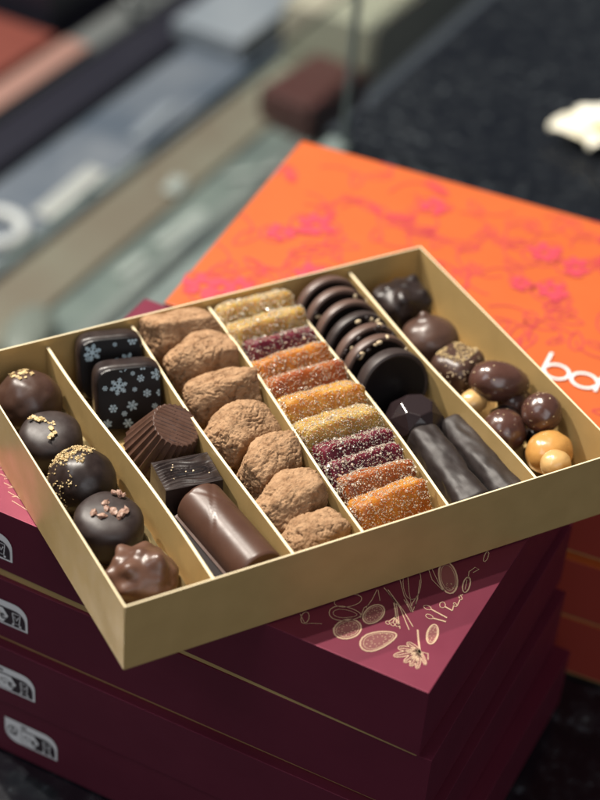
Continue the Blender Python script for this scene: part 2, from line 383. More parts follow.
STK = "wine red boxes in the near stack"
b1 = gift_box("gift_box", L1, W1, WINE, mbox(L1, 0, 0, 0, .0425), "wine red box with gold botanical print, topmost of its stack", "gift box", STK, (.0062, .0133), H=.0425, gl=.0065, gr=.0025)
b2 = gift_box("gift_box", L1, W1, WINE, mbox(.2532, .0025, .014, -.0425, .044), "plain wine red box second from the top of the near stack", "gift box", STK, (.0085, .0150), H=.044, gl=.0050, gr=.0040, ins=.003)
b3 = gift_box("gift_box", L1, W1, WINE, mbox(.2572, -.0005, .010, -.0865, .0405), "wine red box third from the top, right above the lowest one", "gift box", STK, (.0092, .0118), H=.0405, gl=.0018, gr=.0014)
b4 = gift_box("gift_box", L1, W1, WINE, mbox(.2646, .001, .002, -.1270, .0405), "bottom wine red box on black granite, its whole silver mark showing", "gift box", STK, (.0122, .0118), H=.0405, gl=.0010, gr=.0010)
FOIL = [(0.0009, [(0.2059, 0.0205),(0.2068, 0.0186),(0.207, 0.0164),(0.2066, 0.0141),(0.2055, 0.0121),(0.204, 0.0104),(0.2022, 0.0095),(0.2004, 0.0092),(0.1986, 0.0098),(0.1973, 0.0111),(0.1964, 0.0129),(0.1962, 0.0151),(0.1966, 0.0174),(0.1976, 0.0195),(0.1991, 0.0212),(0.201, 0.0222),(0.2028, 0.0224),(0.2046, 0.0218),(0.2059, 0.0205)]),(0.0004, [(0.2052, 0.0196),(0.2058, 0.0181),(0.206, 0.0164),(0.2056, 0.0145),(0.2047, 0.0128),(0.2035, 0.0115),(0.2021, 0.0107),(0.2005, 0.0105),(0.1991, 0.0109),(0.198, 0.0119),(0.1974, 0.0134),(0.1972, 0.0152),(0.1976, 0.017),(0.1984, 0.0187),(0.1996, 0.0201),(0.2011, 0.0209),(0.2027, 0.0211),(0.2041, 0.0207),(0.2052, 0.0196)]),(0.0005, [(0.2034, 0.0168),(0.2039, 0.0171)]),(0.0005, [(0.2048, 0.0165),(0.2054, 0.0167)]),(0.0005, [(0.2034, 0.0154),(0.2039, 0.0152)]),(0.0005, [(0.2043, 0.0141),(0.2047, 0.0138)]),(0.0005, [(0.2027, 0.0141),(0.203, 0.0136)]),(0.0005, [(0.2027, 0.0123),(0.2029, 0.0118)]),(0.0005, [(0.2015, 0.0135),(0.2015, 0.0128)]),(0.0005, [(0.2007, 0.0119),(0.2006, 0.0112)]),(0.0005, [(0.2004, 0.0137),(0.2001, 0.0132)]),(0.0005, [(0.199, 0.0129),(0.1986, 0.0124)]),(0.0005, [(0.1998, 0.0148),(0.1993, 0.0145)]),(0.0005, [(0.1983, 0.015),(0.1978, 0.0149)]),(0.0005, [(0.1998, 0.0162),(0.1993, 0.0163)]),(0.0005, [(0.1989, 0.0174),(0.1984, 0.0177)]),(0.0005, [(0.2005, 0.0174),(0.2002, 0.0179)]),(0.0005, [(0.2005, 0.0192),(0.2003, 0.0198)]),(0.0005, [(0.2016, 0.0181),(0.2016, 0.0187)]),(0.0005, [(0.2025, 0.0197),(0.2026, 0.0204)]),(0.0005, [(0.2027, 0.0178),(0.2031, 0.0184)]),(0.0005, [(0.2041, 0.0187),(0.2046, 0.0192)]),(0.0009, [(0.2093, 0.0362),(0.2104, 0.0349),(0.2111, 0.0331),(0.2114, 0.0309),(0.2112, 0.0286),(0.2105, 0.0265),(0.2095, 0.0248),(0.2082, 0.0237),(0.2069, 0.0235),(0.2056, 0.024),(0.2045, 0.0252),(0.2037, 0.0271),(0.2035, 0.0293),(0.2036, 0.0316),(0.2043, 0.0337),(0.2053, 0.0354),(0.2066, 0.0365),(0.208, 0.0367),(0.2093, 0.0362)]),(0.0004, [(0.209, 0.0351),(0.2098, 0.0341),(0.2104, 0.0326),(0.2106, 0.0308),(0.2104, 0.0289),(0.2099, 0.0272),(0.2091, 0.0258),(0.208, 0.0249),(0.2069, 0.0247),(0.2059, 0.0251),(0.205, 0.0261),(0.2045, 0.0276),(0.2042, 0.0294),(0.2044, 0.0312),(0.2049, 0.033),(0.2058, 0.0344),(0.2068, 0.0353),(0.2079, 0.0355),(0.209, 0.0351)]),(0.0005, [(0.2085, 0.0318),(0.2088, 0.0323)]),(0.0005, [(0.2095, 0.0322),(0.2099, 0.0326)]),(0.0005, [(0.2088, 0.0305),(0.2092, 0.0306)]),(0.0005, [(0.2098, 0.0298),(0.2102, 0.0298)]),(0.0005, [(0.2086, 0.0291),(0.209, 0.0288)]),(0.0005, [(0.2091, 0.0275),(0.2094, 0.0271)]),(0.0005, [(0.208, 0.028),(0.2081, 0.0275)]),(0.0005, [(0.2078, 0.0262),(0.2079, 0.0256)]),(0.0005, [(0.2071, 0.0278),(0.207, 0.0271)]),(0.0005, [(0.2064, 0.0264),(0.2062, 0.0257)]),(0.0005, [(0.2064, 0.0284),(0.2061, 0.0279)]),(0.0005, [(0.2053, 0.0279),(0.205, 0.0276)]),(0.0005, [(0.206, 0.0296),(0.2056, 0.0295)]),(0.0005, [(0.2051, 0.0303),(0.2047, 0.0303)]),(0.0005, [(0.2062, 0.0311),(0.2059, 0.0313)]),(0.0005, [(0.2057, 0.0326),(0.2054, 0.033)]),(0.0005, [(0.2069, 0.0321),(0.2067, 0.0327)]),(0.0005, [(0.207, 0.0339),(0.207, 0.0346)]),(0.0005, [(0.2077, 0.0324),(0.2078, 0.033)]),(0.0005, [(0.2085, 0.0338),(0.2087, 0.0344)]),(0.0009, [(0.2214, 0.024),(0.2218, 0.0227),(0.2216, 0.0205),(0.2209, 0.0177),(0.2198, 0.0145),(0.2183, 0.0116),(0.2165, 0.0094),(0.2145, 0.0083),(0.2125, 0.0084),(0.2108, 0.0097),(0.2097, 0.0119),(0.2095, 0.0145),(0.2103, 0.0172),(0.212, 0.0196),(0.2142, 0.0217),(0.2166, 0.0232),(0.2188, 0.0242),(0.2204, 0.0245),(0.2214, 0.024)]),(0.0004, [(0.2205, 0.0227),(0.2208, 0.0216),(0.2206, 0.0199),(0.22, 0.0176),(0.2191, 0.015),(0.2179, 0.0126),(0.2164, 0.0108),(0.2147, 0.0099),(0.2131, 0.01),(0.2117, 0.011),(0.2109, 0.0127),(0.2107, 0.0149),(0.2114, 0.017),(0.2128, 0.019),(0.2146, 0.0207),(0.2165, 0.022),(0.2183, 0.0228),(0.2197, 0.0231),(0.2205, 0.0227)]),(0.0005, [(0.2182, 0.0187),(0.2188, 0.0193)]),(0.0005, [(0.2198, 0.0191),(0.2204, 0.0194)]),(0.0005, [(0.218, 0.0171),(0.2186, 0.0172)]),(0.0005, [(0.2189, 0.0161),(0.2193, 0.016)]),(0.0005, [(0.2171, 0.0154),(0.2174, 0.015)]),(0.0005, [(0.2169, 0.0134),(0.2171, 0.0129)]),(0.0005, [(0.2158, 0.0142),(0.2157, 0.0135)]),(0.0005, [(0.2147, 0.0121),(0.2144, 0.0113)]),(0.0005, [(0.2146, 0.0141),(0.2142, 0.0133)]),(0.0005, [(0.2129, 0.0125),(0.2124, 0.0118)]),(0.0005, [(0.214, 0.015),(0.2134, 0.0144)]),(0.0005, [(0.2124, 0.0146),(0.2118, 0.0142)]),(0.0005, [(0.2142, 0.0166),(0.2136, 0.0165)]),(0.0005, [(0.2133, 0.0176),(0.2128, 0.0177)]),(0.0005, [(0.2151, 0.0183),(0.2148, 0.0187)]),(0.0005, [(0.2152, 0.0203),(0.2151, 0.0209)]),(0.0005, [(0.2164, 0.0194),(0.2165, 0.0202)]),(0.0005, [(0.2175, 0.0217),(0.2178, 0.0225)]),(0.0005, [(0.2176, 0.0196),(0.218, 0.0204)]),(0.0005, [(0.2192, 0.0212),(0.2198, 0.0219)]),(0.0006, [(0.2029, 0.0266),(0.2029, 0.0254),(0.2022, 0.0239),(0.2009, 0.0222),(0.1992, 0.0205),(0.1971, 0.0191),(0.195, 0.0183),(0.1929, 0.0183),(0.1912, 0.0192),(0.1901, 0.0208),(0.1897, 0.0227),(0.1903, 0.0246),(0.1916, 0.0262),(0.1936, 0.0274),(0.196, 0.0279),(0.1985, 0.0281),(0.2006, 0.0279),(0.2021, 0.0274),(0.2029, 0.0266)]),(0.0004, [(0.2013, 0.0259),(0.2012, 0.0252),(0.2007, 0.0242),(0.1996, 0.0231),(0.1982, 0.0219),(0.1967, 0.0209),(0.1951, 0.0203),(0.1936, 0.0202),(0.1924, 0.0206),(0.1917, 0.0215),(0.1916, 0.0226),(0.1921, 0.0238),(0.1931, 0.0249),(0.1947, 0.0257),(0.1964, 0.0262),(0.1982, 0.0265),(0.1997, 0.0265),(0.2008, 0.0263),(0.2013, 0.0259)]),(0.0005, [(0.1986, 0.0362),(0.199, 0.0349),(0.1989, 0.0332),(0.1981, 0.0313),(0.1968, 0.0294),(0.1953, 0.0278),(0.1935, 0.0267),(0.1919, 0.0262),(0.1905, 0.0263),(0.1895, 0.0271),(0.1891, 0.0284),(0.1892, 0.0301),(0.19, 0.032),(0.1912, 0.0339),(0.1928, 0.0355),(0.1946, 0.0366),(0.1962, 0.0372),(0.1977, 0.037),(0.1986, 0.0362)]),(0.0005, [(0.2028, 0.0319),(0.2029, 0.0378),(0.2021, 0.0447)]),(0.0005, [(0.2033, 0.0249),(0.2021, 0.0314),(0.2031, 0.0343)]),(0.0004, [(0.2025, 0.0449),(0.2062, 0.0391)]),(0.0006, [(0.2042, 0.0475),(0.2129, 0.0417),(0.2212, 0.028)]),(0.0006, [(0.2055, 0.0468),(0.2157, 0.0398),(0.2249, 0.0295)]),(0.0006, [(0.2063, 0.0473),(0.2183, 0.0385),(0.2256, 0.0321)]),(0.0009, [(0.2121, 0.0412),(0.2151, 0.0365),(0.2169, 0.0332)]),(0.0007, [(0.2164, 0.0337),(0.2151, 0.0293)]),(0.0007, [(0.2164, 0.0337),(0.217, 0.0294)]),(0.0007, [(0.2164, 0.0337),(0.2187, 0.03)]),(0.0007, [(0.2164, 0.0337),(0.2203, 0.0296)]),(0.0005, [(0.216, 0.0283),(0.2157, 0.0277),(0.2151, 0.0276),(0.2143, 0.028),(0.214, 0.0287),(0.2142, 0.0293),(0.2149, 0.0294),(0.2157, 0.029),(0.216, 0.0283)]),(0.0005, [(0.2183, 0.0286),(0.2181, 0.028),(0.2174, 0.0279),(0.2166, 0.0282),(0.2163, 0.0289),(0.2165, 0.0295),(0.2172, 0.0297),(0.218, 0.0293),(0.2183, 0.0286)]),(0.0005, [(0.2202, 0.0292),(0.22, 0.0286),(0.2193, 0.0285),(0.2186, 0.0289),(0.2182, 0.0295),(0.2185, 0.0301),(0.2192, 0.0303),(0.2199, 0.0299),(0.2202, 0.0292)]),(0.0005, [(0.2082, 0.0559),(0.2141, 0.0476),(0.219, 0.0433),(0.2216, 0.0402)]),(0.0005, [(0.2159, 0.0607),(0.2194, 0.0509),(0.2209, 0.0444),(0.2216, 0.0402)]),(0.0004, [(0.2107, 0.059),(0.2149, 0.0511),(0.2216, 0.0402)]),(0.0005, [(0.2192, 0.0419),(0.2162, 0.0452)]),(0.0005, [(0.221, 0.0437),(0.22, 0.0497)]),(0.0006, [(0.2257, 0.0119),(0.2257, 0.0128),(0.2263, 0.0141),(0.2276, 0.0157),(0.2292, 0.0174),(0.231, 0.0188),(0.2326, 0.0199),(0.2338, 0.0205),(0.2343, 0.0205),(0.2342, 0.0198),(0.2335, 0.0186),(0.2323, 0.0169),(0.2308, 0.015),(0.2292, 0.0133),(0.2276, 0.0121),(0.2264, 0.0116),(0.2257, 0.0119)]),(0.0006, [(0.2343, 0.0205),(0.2264, 0.0125)]),(0.0006, [(0.2253, 0.0172),(0.2254, 0.018),(0.2262, 0.0188),(0.2276, 0.0196),(0.2293, 0.0202),(0.2311, 0.0206),(0.2327, 0.0208),(0.2338, 0.0208),(0.2343, 0.0205),(0.2341, 0.02),(0.2332, 0.0193),(0.2319, 0.0183),(0.2303, 0.0175),(0.2286, 0.0168),(0.2271, 0.0165),(0.2259, 0.0166),(0.2253, 0.0172)]),(0.0006, [(0.2343, 0.0205),(0.2261, 0.0174)]),(0.0006, [(0.2274, 0.0219),(0.2277, 0.0225),(0.2284, 0.0228),(0.2295, 0.0228),(0.2308, 0.0225),(0.2322, 0.022),(0.2333, 0.0214),(0.234, 0.0209),(0.2343, 0.0205),(0.234, 0.0202),(0.2333, 0.02),(0.2322, 0.0199),(0.2309, 0.02),(0.2296, 0.0202),(0.2285, 0.0206),(0.2277, 0.0212),(0.2274, 0.0219)]),(0.0006, [(0.2343, 0.0205),(0.228, 0.0218)]),(0.0006, [(0.2312, 0.0108),(0.2308, 0.0115),(0.2308, 0.0128),(0.2311, 0.0145),(0.2317, 0.0164),(0.2325, 0.0181),(0.2333, 0.0195),(0.2339, 0.0203),(0.2343, 0.0205),(0.2345, 0.0199),(0.2344, 0.0187),(0.2342, 0.0169),(0.2337, 0.0149),(0.2332, 0.013),(0.2325, 0.0116),(0.2318, 0.0108),(0.2312, 0.0108)]),(0.0006, [(0.2343, 0.0205),(0.2314, 0.0115)]),(0.0006, [(0.2345, 0.0101),(0.234, 0.0106),(0.2336, 0.0118),(0.2333, 0.0135),(0.2333, 0.0155),(0.2335, 0.0175),(0.2337, 0.0191),(0.234, 0.0202),(0.2343, 0.0205),(0.2346, 0.02),(0.2349, 0.0188),(0.2353, 0.0171),(0.2355, 0.015),(0.2356, 0.013),(0.2354, 0.0114),(0.235, 0.0104),(0.2345, 0.0101)]),(0.0006, [(0.2343, 0.0205),(0.2345, 0.0109)]),(0.0006, [(0.2376, 0.0102),(0.237, 0.0104),(0.2364, 0.0114),(0.2357, 0.013),(0.2351, 0.015),(0.2346, 0.0171),(0.2343, 0.0188),(0.2342, 0.02),(0.2343, 0.0205),(0.2347, 0.0202),(0.2353, 0.0191),(0.236, 0.0175),(0.2368, 0.0156),(0.2375, 0.0136),(0.2379, 0.0119),(0.2379, 0.0107),(0.2376, 0.0102)]),(0.0006, [(0.2343, 0.0205),(0.2373, 0.011)]),(0.0006, [(0.2398, 0.0142),(0.2394, 0.0141),(0.2387, 0.0146),(0.2377, 0.0155),(0.2366, 0.0167),(0.2357, 0.018),(0.2349, 0.0192),(0.2344, 0.0201),(0.2343, 0.0205),(0.2346, 0.0205),(0.2353, 0.02),(0.2363, 0.0191),(0.2375, 0.018),(0.2385, 0.0168),(0.2394, 0.0157),(0.2398, 0.0148),(0.2398, 0.0142)]),(0.0006, [(0.2343, 0.0205),(0.2394, 0.0147)]),(0.001, [(0.2345, 0.02),(0.2309, 0.0262),(0.2281, 0.0315)]),(0.0006, [(0.2345, 0.02),(0.238, 0.0207),(0.2395, 0.0174)]),(0.0008, [(0.2372, 0.0329),(0.2375, 0.0308),(0.2375, 0.029),(0.2372, 0.0275),(0.2366, 0.0267),(0.2358, 0.0265),(0.2349, 0.0271),(0.2339, 0.0283),(0.2331, 0.03),(0.2324, 0.032),(0.2321, 0.0341),(0.2321, 0.036),(0.2324, 0.0374),(0.233, 0.0383),(0.2338, 0.0384),(0.2347, 0.0378),(0.2357, 0.0366),(0.2365, 0.0349),(0.2372, 0.0329)]),(0.0004, [(0.2367, 0.0328),(0.237, 0.0312),(0.237, 0.0297),(0.2368, 0.0285),(0.2363, 0.0278),(0.2356, 0.0277),(0.2348, 0.0282),(0.2341, 0.0291),(0.2334, 0.0305),(0.2329, 0.0321),(0.2326, 0.0338),(0.2326, 0.0353),(0.2328, 0.0364),(0.2333, 0.0371),(0.234, 0.0372),(0.2348, 0.0368),(0.2355, 0.0358),(0.2362, 0.0344),(0.2367, 0.0328)]),(0.0005, [(0.2358, 0.0319),(0.236, 0.0317)]),(0.0005, [(0.2365, 0.0306),(0.2367, 0.0303)]),(0.0005, [(0.2354, 0.0304),(0.2356, 0.0298)]),(0.0005, [(0.2356, 0.0289),(0.2357, 0.0283)]),(0.0005, [(0.2345, 0.031),(0.2344, 0.0306)]),(0.0005, [(0.2339, 0.0307),(0.2338, 0.0304)]),(0.0005, [(0.2339, 0.033),(0.2336, 0.0332)]),(0.0005, [(0.2331, 0.0343),(0.2329, 0.0346)]),(0.0005, [(0.2342, 0.0345),(0.234, 0.0351)]),(0.0005, [(0.234, 0.036),(0.2339, 0.0366)]),(0.0005, [(0.2351, 0.0339),(0.2352, 0.0343)]),(0.0005, [(0.2357, 0.0342),(0.2359, 0.0345)]),(0.0009, [(0.2279, 0.0462),(0.2362, 0.045)]),(0.0005, [(0.2279, 0.0464),(0.2277, 0.0456),(0.2269, 0.0451),(0.2258, 0.0451),(0.2248, 0.0455),(0.2243, 0.0462),(0.2246, 0.0469),(0.2254, 0.0474),(0.2265, 0.0475),(0.2275, 0.0471),(0.2279, 0.0464)]),(0.0009, [(0.231, 0.0416),(0.2368, 0.0425)]),(0.0005, [(0.231, 0.0417),(0.2308, 0.041),(0.23, 0.0405),(0.2289, 0.0404),(0.2279, 0.0408),(0.2274, 0.0415),(0.2276, 0.0423),(0.2285, 0.0428),(0.2296, 0.0428),(0.2305, 0.0424),(0.231, 0.0417)]),(0.0009, [(0.2327, 0.0509),(0.2365, 0.0503)]),(0.0005, [(0.2324, 0.052),(0.2326, 0.0506),(0.232, 0.0496),(0.2309, 0.0496),(0.2301, 0.0506),(0.2298, 0.052),(0.2304, 0.053),(0.2315, 0.053),(0.2324, 0.052)]),(0.0007, [(0.2365, 0.0503),(0.2353, 0.0547),(0.2371, 0.054),(0.2366, 0.0584),(0.2352, 0.0605),(0.2365, 0.0621)]),(0.0005, [(0.2369, 0.0535),(0.2364, 0.0532),(0.2357, 0.0536),(0.2351, 0.0545),(0.235, 0.0552),(0.2355, 0.0555),(0.2363, 0.0551),(0.2369, 0.0543),(0.2369, 0.0535)]),(0.0005, [(0.2372, 0.0588),(0.2367, 0.0585),(0.236, 0.059),(0.2354, 0.0598),(0.2353, 0.0606),(0.2358, 0.0609),(0.2366, 0.0604),(0.2372, 0.0596),(0.2372, 0.0588)]),(0.0008, [(0.2368, 0.0691),(0.2372, 0.0665),(0.2371, 0.0645),(0.2365, 0.0637),(0.2355, 0.0643),(0.2345, 0.066),(0.2337, 0.0685),(0.2333, 0.0711),(0.2335, 0.0731),(0.2341, 0.0739),(0.235, 0.0734),(0.236, 0.0716),(0.2368, 0.0691)]),(0.0005, [(0.236, 0.0655),(0.2342, 0.0719)]),(0.0006, [(0.2343, 0.0728),(0.2329, 0.0772),(0.2341, 0.0813),(0.2362, 0.0811),(0.2347, 0.0776)]),(0.001, [(0.2292, 0.0718),(0.2309, 0.0687),(0.232, 0.0656),(0.2324, 0.0628),(0.2321, 0.0608),(0.2311, 0.0597),(0.2295, 0.0596),(0.2275, 0.0607),(0.2254, 0.0627),(0.2234, 0.0654),(0.2217, 0.0685),(0.2205, 0.0716),(0.2201, 0.0744),(0.2204, 0.0765),(0.2214, 0.0776),(0.223, 0.0777),(0.225, 0.0766),(0.2272, 0.0745),(0.2292, 0.0718)]),(0.0004, [(0.2286, 0.0711),(0.2299, 0.0686),(0.2309, 0.066),(0.2312, 0.0638),(0.231, 0.0622),(0.2302, 0.0614),(0.2289, 0.0614),(0.2274, 0.0622),(0.2257, 0.0639),(0.224, 0.0661),(0.2226, 0.0686),(0.2217, 0.0711),(0.2213, 0.0734),(0.2215, 0.075),(0.2223, 0.0759),(0.2236, 0.0759),(0.2252, 0.075),(0.2269, 0.0733),(0.2286, 0.0711)]),(0.0005, [(0.2279, 0.0625),(0.2285, 0.0623)]),(0.0005, [(0.2287, 0.0626),(0.2292, 0.0624)]),(0.0005, [(0.2287, 0.0659),(0.2293, 0.0656)]),(0.0005, [(0.2275, 0.0605),(0.2281, 0.0603)]),(0.0005, [(0.2274, 0.064),(0.228, 0.0638)]),(0.0005, [(0.2313, 0.065),(0.2319, 0.0648)]),(0.0005, [(0.2306, 0.0645),(0.2311, 0.0643)]),(0.0005, [(0.229, 0.0655),(0.2296, 0.0653)]),(0.0005, [(0.2304, 0.0621),(0.231, 0.0619)]),(0.0005, [(0.2296, 0.0624),(0.2302, 0.0622)]),(0.0005, [(0.2289, 0.066),(0.2295, 0.0658)]),(0.0005, [(0.2304, 0.0638),(0.231, 0.0635)]),(0.0005, [(0.2271, 0.0651),(0.2277, 0.0649)]),(0.0005, [(0.2307, 0.0646),(0.2313, 0.0644)]),(0.0005, [(0.2158, 0.0698),(0.2206, 0.0636),(0.2278, 0.0597)]),(0.0005, [(0.2176, 0.0701),(0.2235, 0.0638),(0.2278, 0.0597)]),(0.0006, [(0.2366, 0.0905),(0.2368, 0.0884),(0.2365, 0.0871),(0.236, 0.087),(0.2353, 0.0883),(0.2348, 0.0905),(0.2346, 0.0926),(0.2348, 0.094),(0.2354, 0.094),(0.2361, 0.0927),(0.2366, 0.0905)]),(0.0004, [(0.2169, 0.0598),(0.2183, 0.056),(0.2191, 0.0525),(0.2193, 0.0496),(0.2187, 0.0477),(0.2175, 0.047),(0.2158, 0.0475),(0.2138, 0.0493),(0.2118, 0.052),(0.2099, 0.0555),(0.2084, 0.0592),(0.2075, 0.0628),(0.2074, 0.0658),(0.2079, 0.0678),(0.2091, 0.0685),(0.2109, 0.068),(0.2129, 0.0661),(0.215, 0.0633),(0.2169, 0.0598)]),(0.0005, [(0.2151, 0.0453),(0.221, 0.0401),(0.2193, 0.0449),(0.2191, 0.0506)]),(0.0005, [(0.1844, 0.0124),(0.1845, 0.0103),(0.1839, 0.009),(0.1828, 0.0089),(0.1816, 0.0101),(0.1808, 0.0122),(0.1806, 0.0143),(0.1812, 0.0157),(0.1823, 0.0157),(0.1835, 0.0145),(0.1844, 0.0124)]),(0.0004, [(0.1796, 0.0133),(0.1843, 0.009),(0.1868, 0.0109),(0.1906, 0.0129)]),(0.0004, [(0.0041, 0.0329),(0.0068, 0.0372),(0.0125, 0.0356)]),(0.0004, [(0.0057, 0.0305),(0.0102, 0.0307),(0.0162, 0.0284)]),(0.0004, [(0.0094, 0.0285),(0.0124, 0.0325),(0.0178, 0.0311)]),(0.0004, [(0.011, 0.0261),(0.0157, 0.026),(0.0214, 0.0241)]),(0.0004, [(0.0147, 0.0241),(0.018, 0.0278),(0.023, 0.0267)]),(0.0004, [(0.0163, 0.0217),(0.0212, 0.0214),(0.0266, 0.0197)]),(0.0004, [(0.0199, 0.0197),(0.0235, 0.0232),(0.0282, 0.0224)]),(0.0004, [(0.0215, 0.0174),(0.0267, 0.0169),(0.0317, 0.0155)]),(0.0004, [(0.0251, 0.0154),(0.0289, 0.0187),(0.0333, 0.0181)]),(0.0004, [(0.0267, 0.0131),(0.032, 0.0124),(0.0368, 0.0112)]),(0.0004, [(0.0302, 0.0112),(0.0343, 0.0142),(0.0383, 0.0138)]),(0.0004, [(0.0317, 0.0089),(0.0374, 0.0079),(0.0418, 0.007)]),(0.0005, [(0.0007, 0.036),(0.015, 0.0277),(0.0298, 0.0184),(0.0407, 0.0104)])]
V = []; F = []
for wd, pts in FOIL: ribbon(V, F, pts, wd*(.75 if wd > .00075 else .62), .0425+.0002)
Vt = []; Ft = []
for wd, pts in FOIL:
    if wd in (.0009, .0008, .001) and len(pts) == 19: Ft.append(list(range(len(Vt), len(Vt)+18))); Vt += [(q[0], q[1], .0425+.0001) for q in pts[:-1]]
mesh("fig_tint_print", Vt, Ft, FOILT, b1, smooth=False)
random.seed(5)
for k in range(26):     # leaves carried on under the tray
    cx, cy, a = random.uniform(.02, .2), random.uniform(.045, .165), random.uniform(0, 6.28); L_ = random.uniform(.006, .012)
    if cy < .06 and cx > .16: continue
    P = lambda s, q: (cx+s*math.cos(a)-q*math.sin(a), cy+s*math.sin(a)+q*math.cos(a))
    ribbon(V, F, [P(L_*math.cos(t*.3491), L_*.42*math.sin(t*.3491)*(1-.3*math.cos(t*.3491))) for t in range(19)], .0006, .0425+.0002)
    ribbon(V, F, [P(-L_*1.4, 0), P(L_, 0)], .0005, .0425+.0003)
mesh("gold_botanical_print", V, F, FOIL_MAT, b1, smooth=False)

LO, WO = .35, .191
MO = frame(-.01272, .9924, -.34046) @ Matrix.Translation((0, -WO, 0))
STO = "orange boxes in the far stack"
def obox(dx, dy, rot, ztop): return MO @ Matrix.Translation((dx, dy, ztop-HB)) @ Matrix.Rotation(rot, 4, 'Z')
ob = gift_box("gift_box", LO, WO, ORANGE, obox(0, 0, 0, -.0004), "orange box with magenta flowers and white lettering, top of the far stack", "gift box", STO)
gift_box("gift_box", LO, WO, ORANGE, obox(.002, .0015, .004, -.0426), "plain orange box side just below the flowered orange lid", "gift box", STO)
gift_box("gift_box", LO, WO, ORANGE, obox(.000, -.0010, .0, -.0848), "orange box third down in the far stack behind the wine red boxes", "gift box", STO)
gift_box("gift_box", LO, WO, ORANGE, obox(.003, .001, -.004, -.1264), "lowest orange box resting on the black counter at right", "gift box", STO)
# printed flowers on the orange lid (coordinates on the lid: x along, y from the back edge, shifted by WO)
V = []; F = []; V2 = []; F2 = []
def disc(V, F, cx, cy, a, b, rot, z, n=20, wob=.12, sd=0):
    i0 = len(V)
    for i in range(n):
        t = 2*math.pi*i/n; k = 1+wob*math.sin(3*t+sd)+wob*.6*math.sin(5*t+sd*2)
        x, y = a*k*math.cos(t), b*k*math.sin(t)
        V.append((cx+x*math.cos(rot)-y*math.sin(rot), cy+x*math.sin(rot)+y*math.cos(rot), z))
    F.append(list(range(i0, i0+n)))
def outl(V, F, cx, cy, a, b, rot, wd, z, n=20, pt=.35):
    pts = []
    for i in range(n+1):
        t = 2*math.pi*i/n; x, y = a*math.cos(t), b*math.sin(t)*(1-pt*math.cos(t))
        pts.append((cx+x*math.cos(rot)-y*math.sin(rot), cy+x*math.sin(rot)+y*math.cos(rot)))
    ribbon(V, F, pts, wd, z)
random.seed(11)
def bloom(cx, cy, s, n=6):
    for k in range(n):
        a = 2*math.pi*k/n+random.uniform(-.2, .2); r = s*random.uniform(.8, 1.1)
        disc(V, F, cx+r*.62*math.cos(a), cy+r*.62*math.sin(a), r*.42, r*.30, a, HB+.0004+.00004*k, sd=k)
    outl(V2, F2, cx, cy, s*1.25, s*.9, random.uniform(0, 3), .0011, HB+.0002)
fl = [(.043, -.083, .013), (.028, -.100, .010), (.012, -.168, .013), (.030, -.160, .011), (.096, -.031, .010), (.168, -.047, .012), (.188, -.052, .010), (.182, -.080, .011), (.165, -.082, .007), (.228, -.060, .012), (.24, -.11, .012), (.29, -.05, .013), (.31, -.13, .014), (.06, -.13, .012), (.10, -.10, .012), (.14, -.15, .012), (.26, -.165, .012)]
for x, y, s in fl: bloom(x, y+WO, s*.9)
occ = [(x, y, s) for x, y, s in fl]
cnt = 0
while cnt < 150:
    x, y = random.uniform(.008, LO-.008), random.uniform(-WO+.008, -.008)
    if any((x-a)**2+(y-b)**2 < (s*1.05)**2 for a, b, s in occ): continue
    if .19 < x < .30 and -.166 < y < -.13: continue
    if x < .025 and y > -.03: continue
    cnt += 1; a = random.uniform(0, 6.28); s = random.uniform(.005, .0105)
    z_ = HB+.00015+.00001*(cnt % 9)
    outl(V2, F2, x, y+WO, s, s*.42, a, .0010, z_)
    if random.random() < .10: disc(V2, F2, x, y+WO, s*.8, s*.25, a, z_+.0002, wob=.03)
    P = []
    for i in range(9):
        t = i/8; P.append((x-math.cos(a+t*1.2)*t*s*3, y+WO-math.sin(a+t*1.2)*t*s*3))
    P = [(max(.001, min(LO-.001, q[0])), max(.001, min(WO-.001, q[1]))) for q in P]
    ribbon(V2, F2, P, .0009, z_+.0001)
mesh("magenta_flower_print", V, F, PINK, ob, smooth=False)
mesh("coral_leaf_print", V2, F2, PINKL, ob, smooth=False)
V = []; F = []
zt = HB+.0009
bx, by = .2062, -.1512+WO; rr = .0062
ribbon(V, F, [(.1992, by+.0148), (.1992, by-.0062)], .0016, zt)
ribbon(V, F, [(bx+rr*1.05*math.cos(R(a)), by+rr*math.sin(R(a))) for a in range(-165, 166, 15)], .0016, zt+.00005)
ax_ = .2212
ribbon(V, F, [(ax_+rr*1.10*math.cos(R(a)), by-.0004+rr*math.sin(R(a))) for a in range(15, 346, 15)], .0016, zt+.00005)
ribbon(V, F, [(ax_+.0074, by+.0062), (ax_+.0074, by-.0066)], .0016, zt)
mesh("white_lettering", V, F, WHITE, ob, smooth=False)

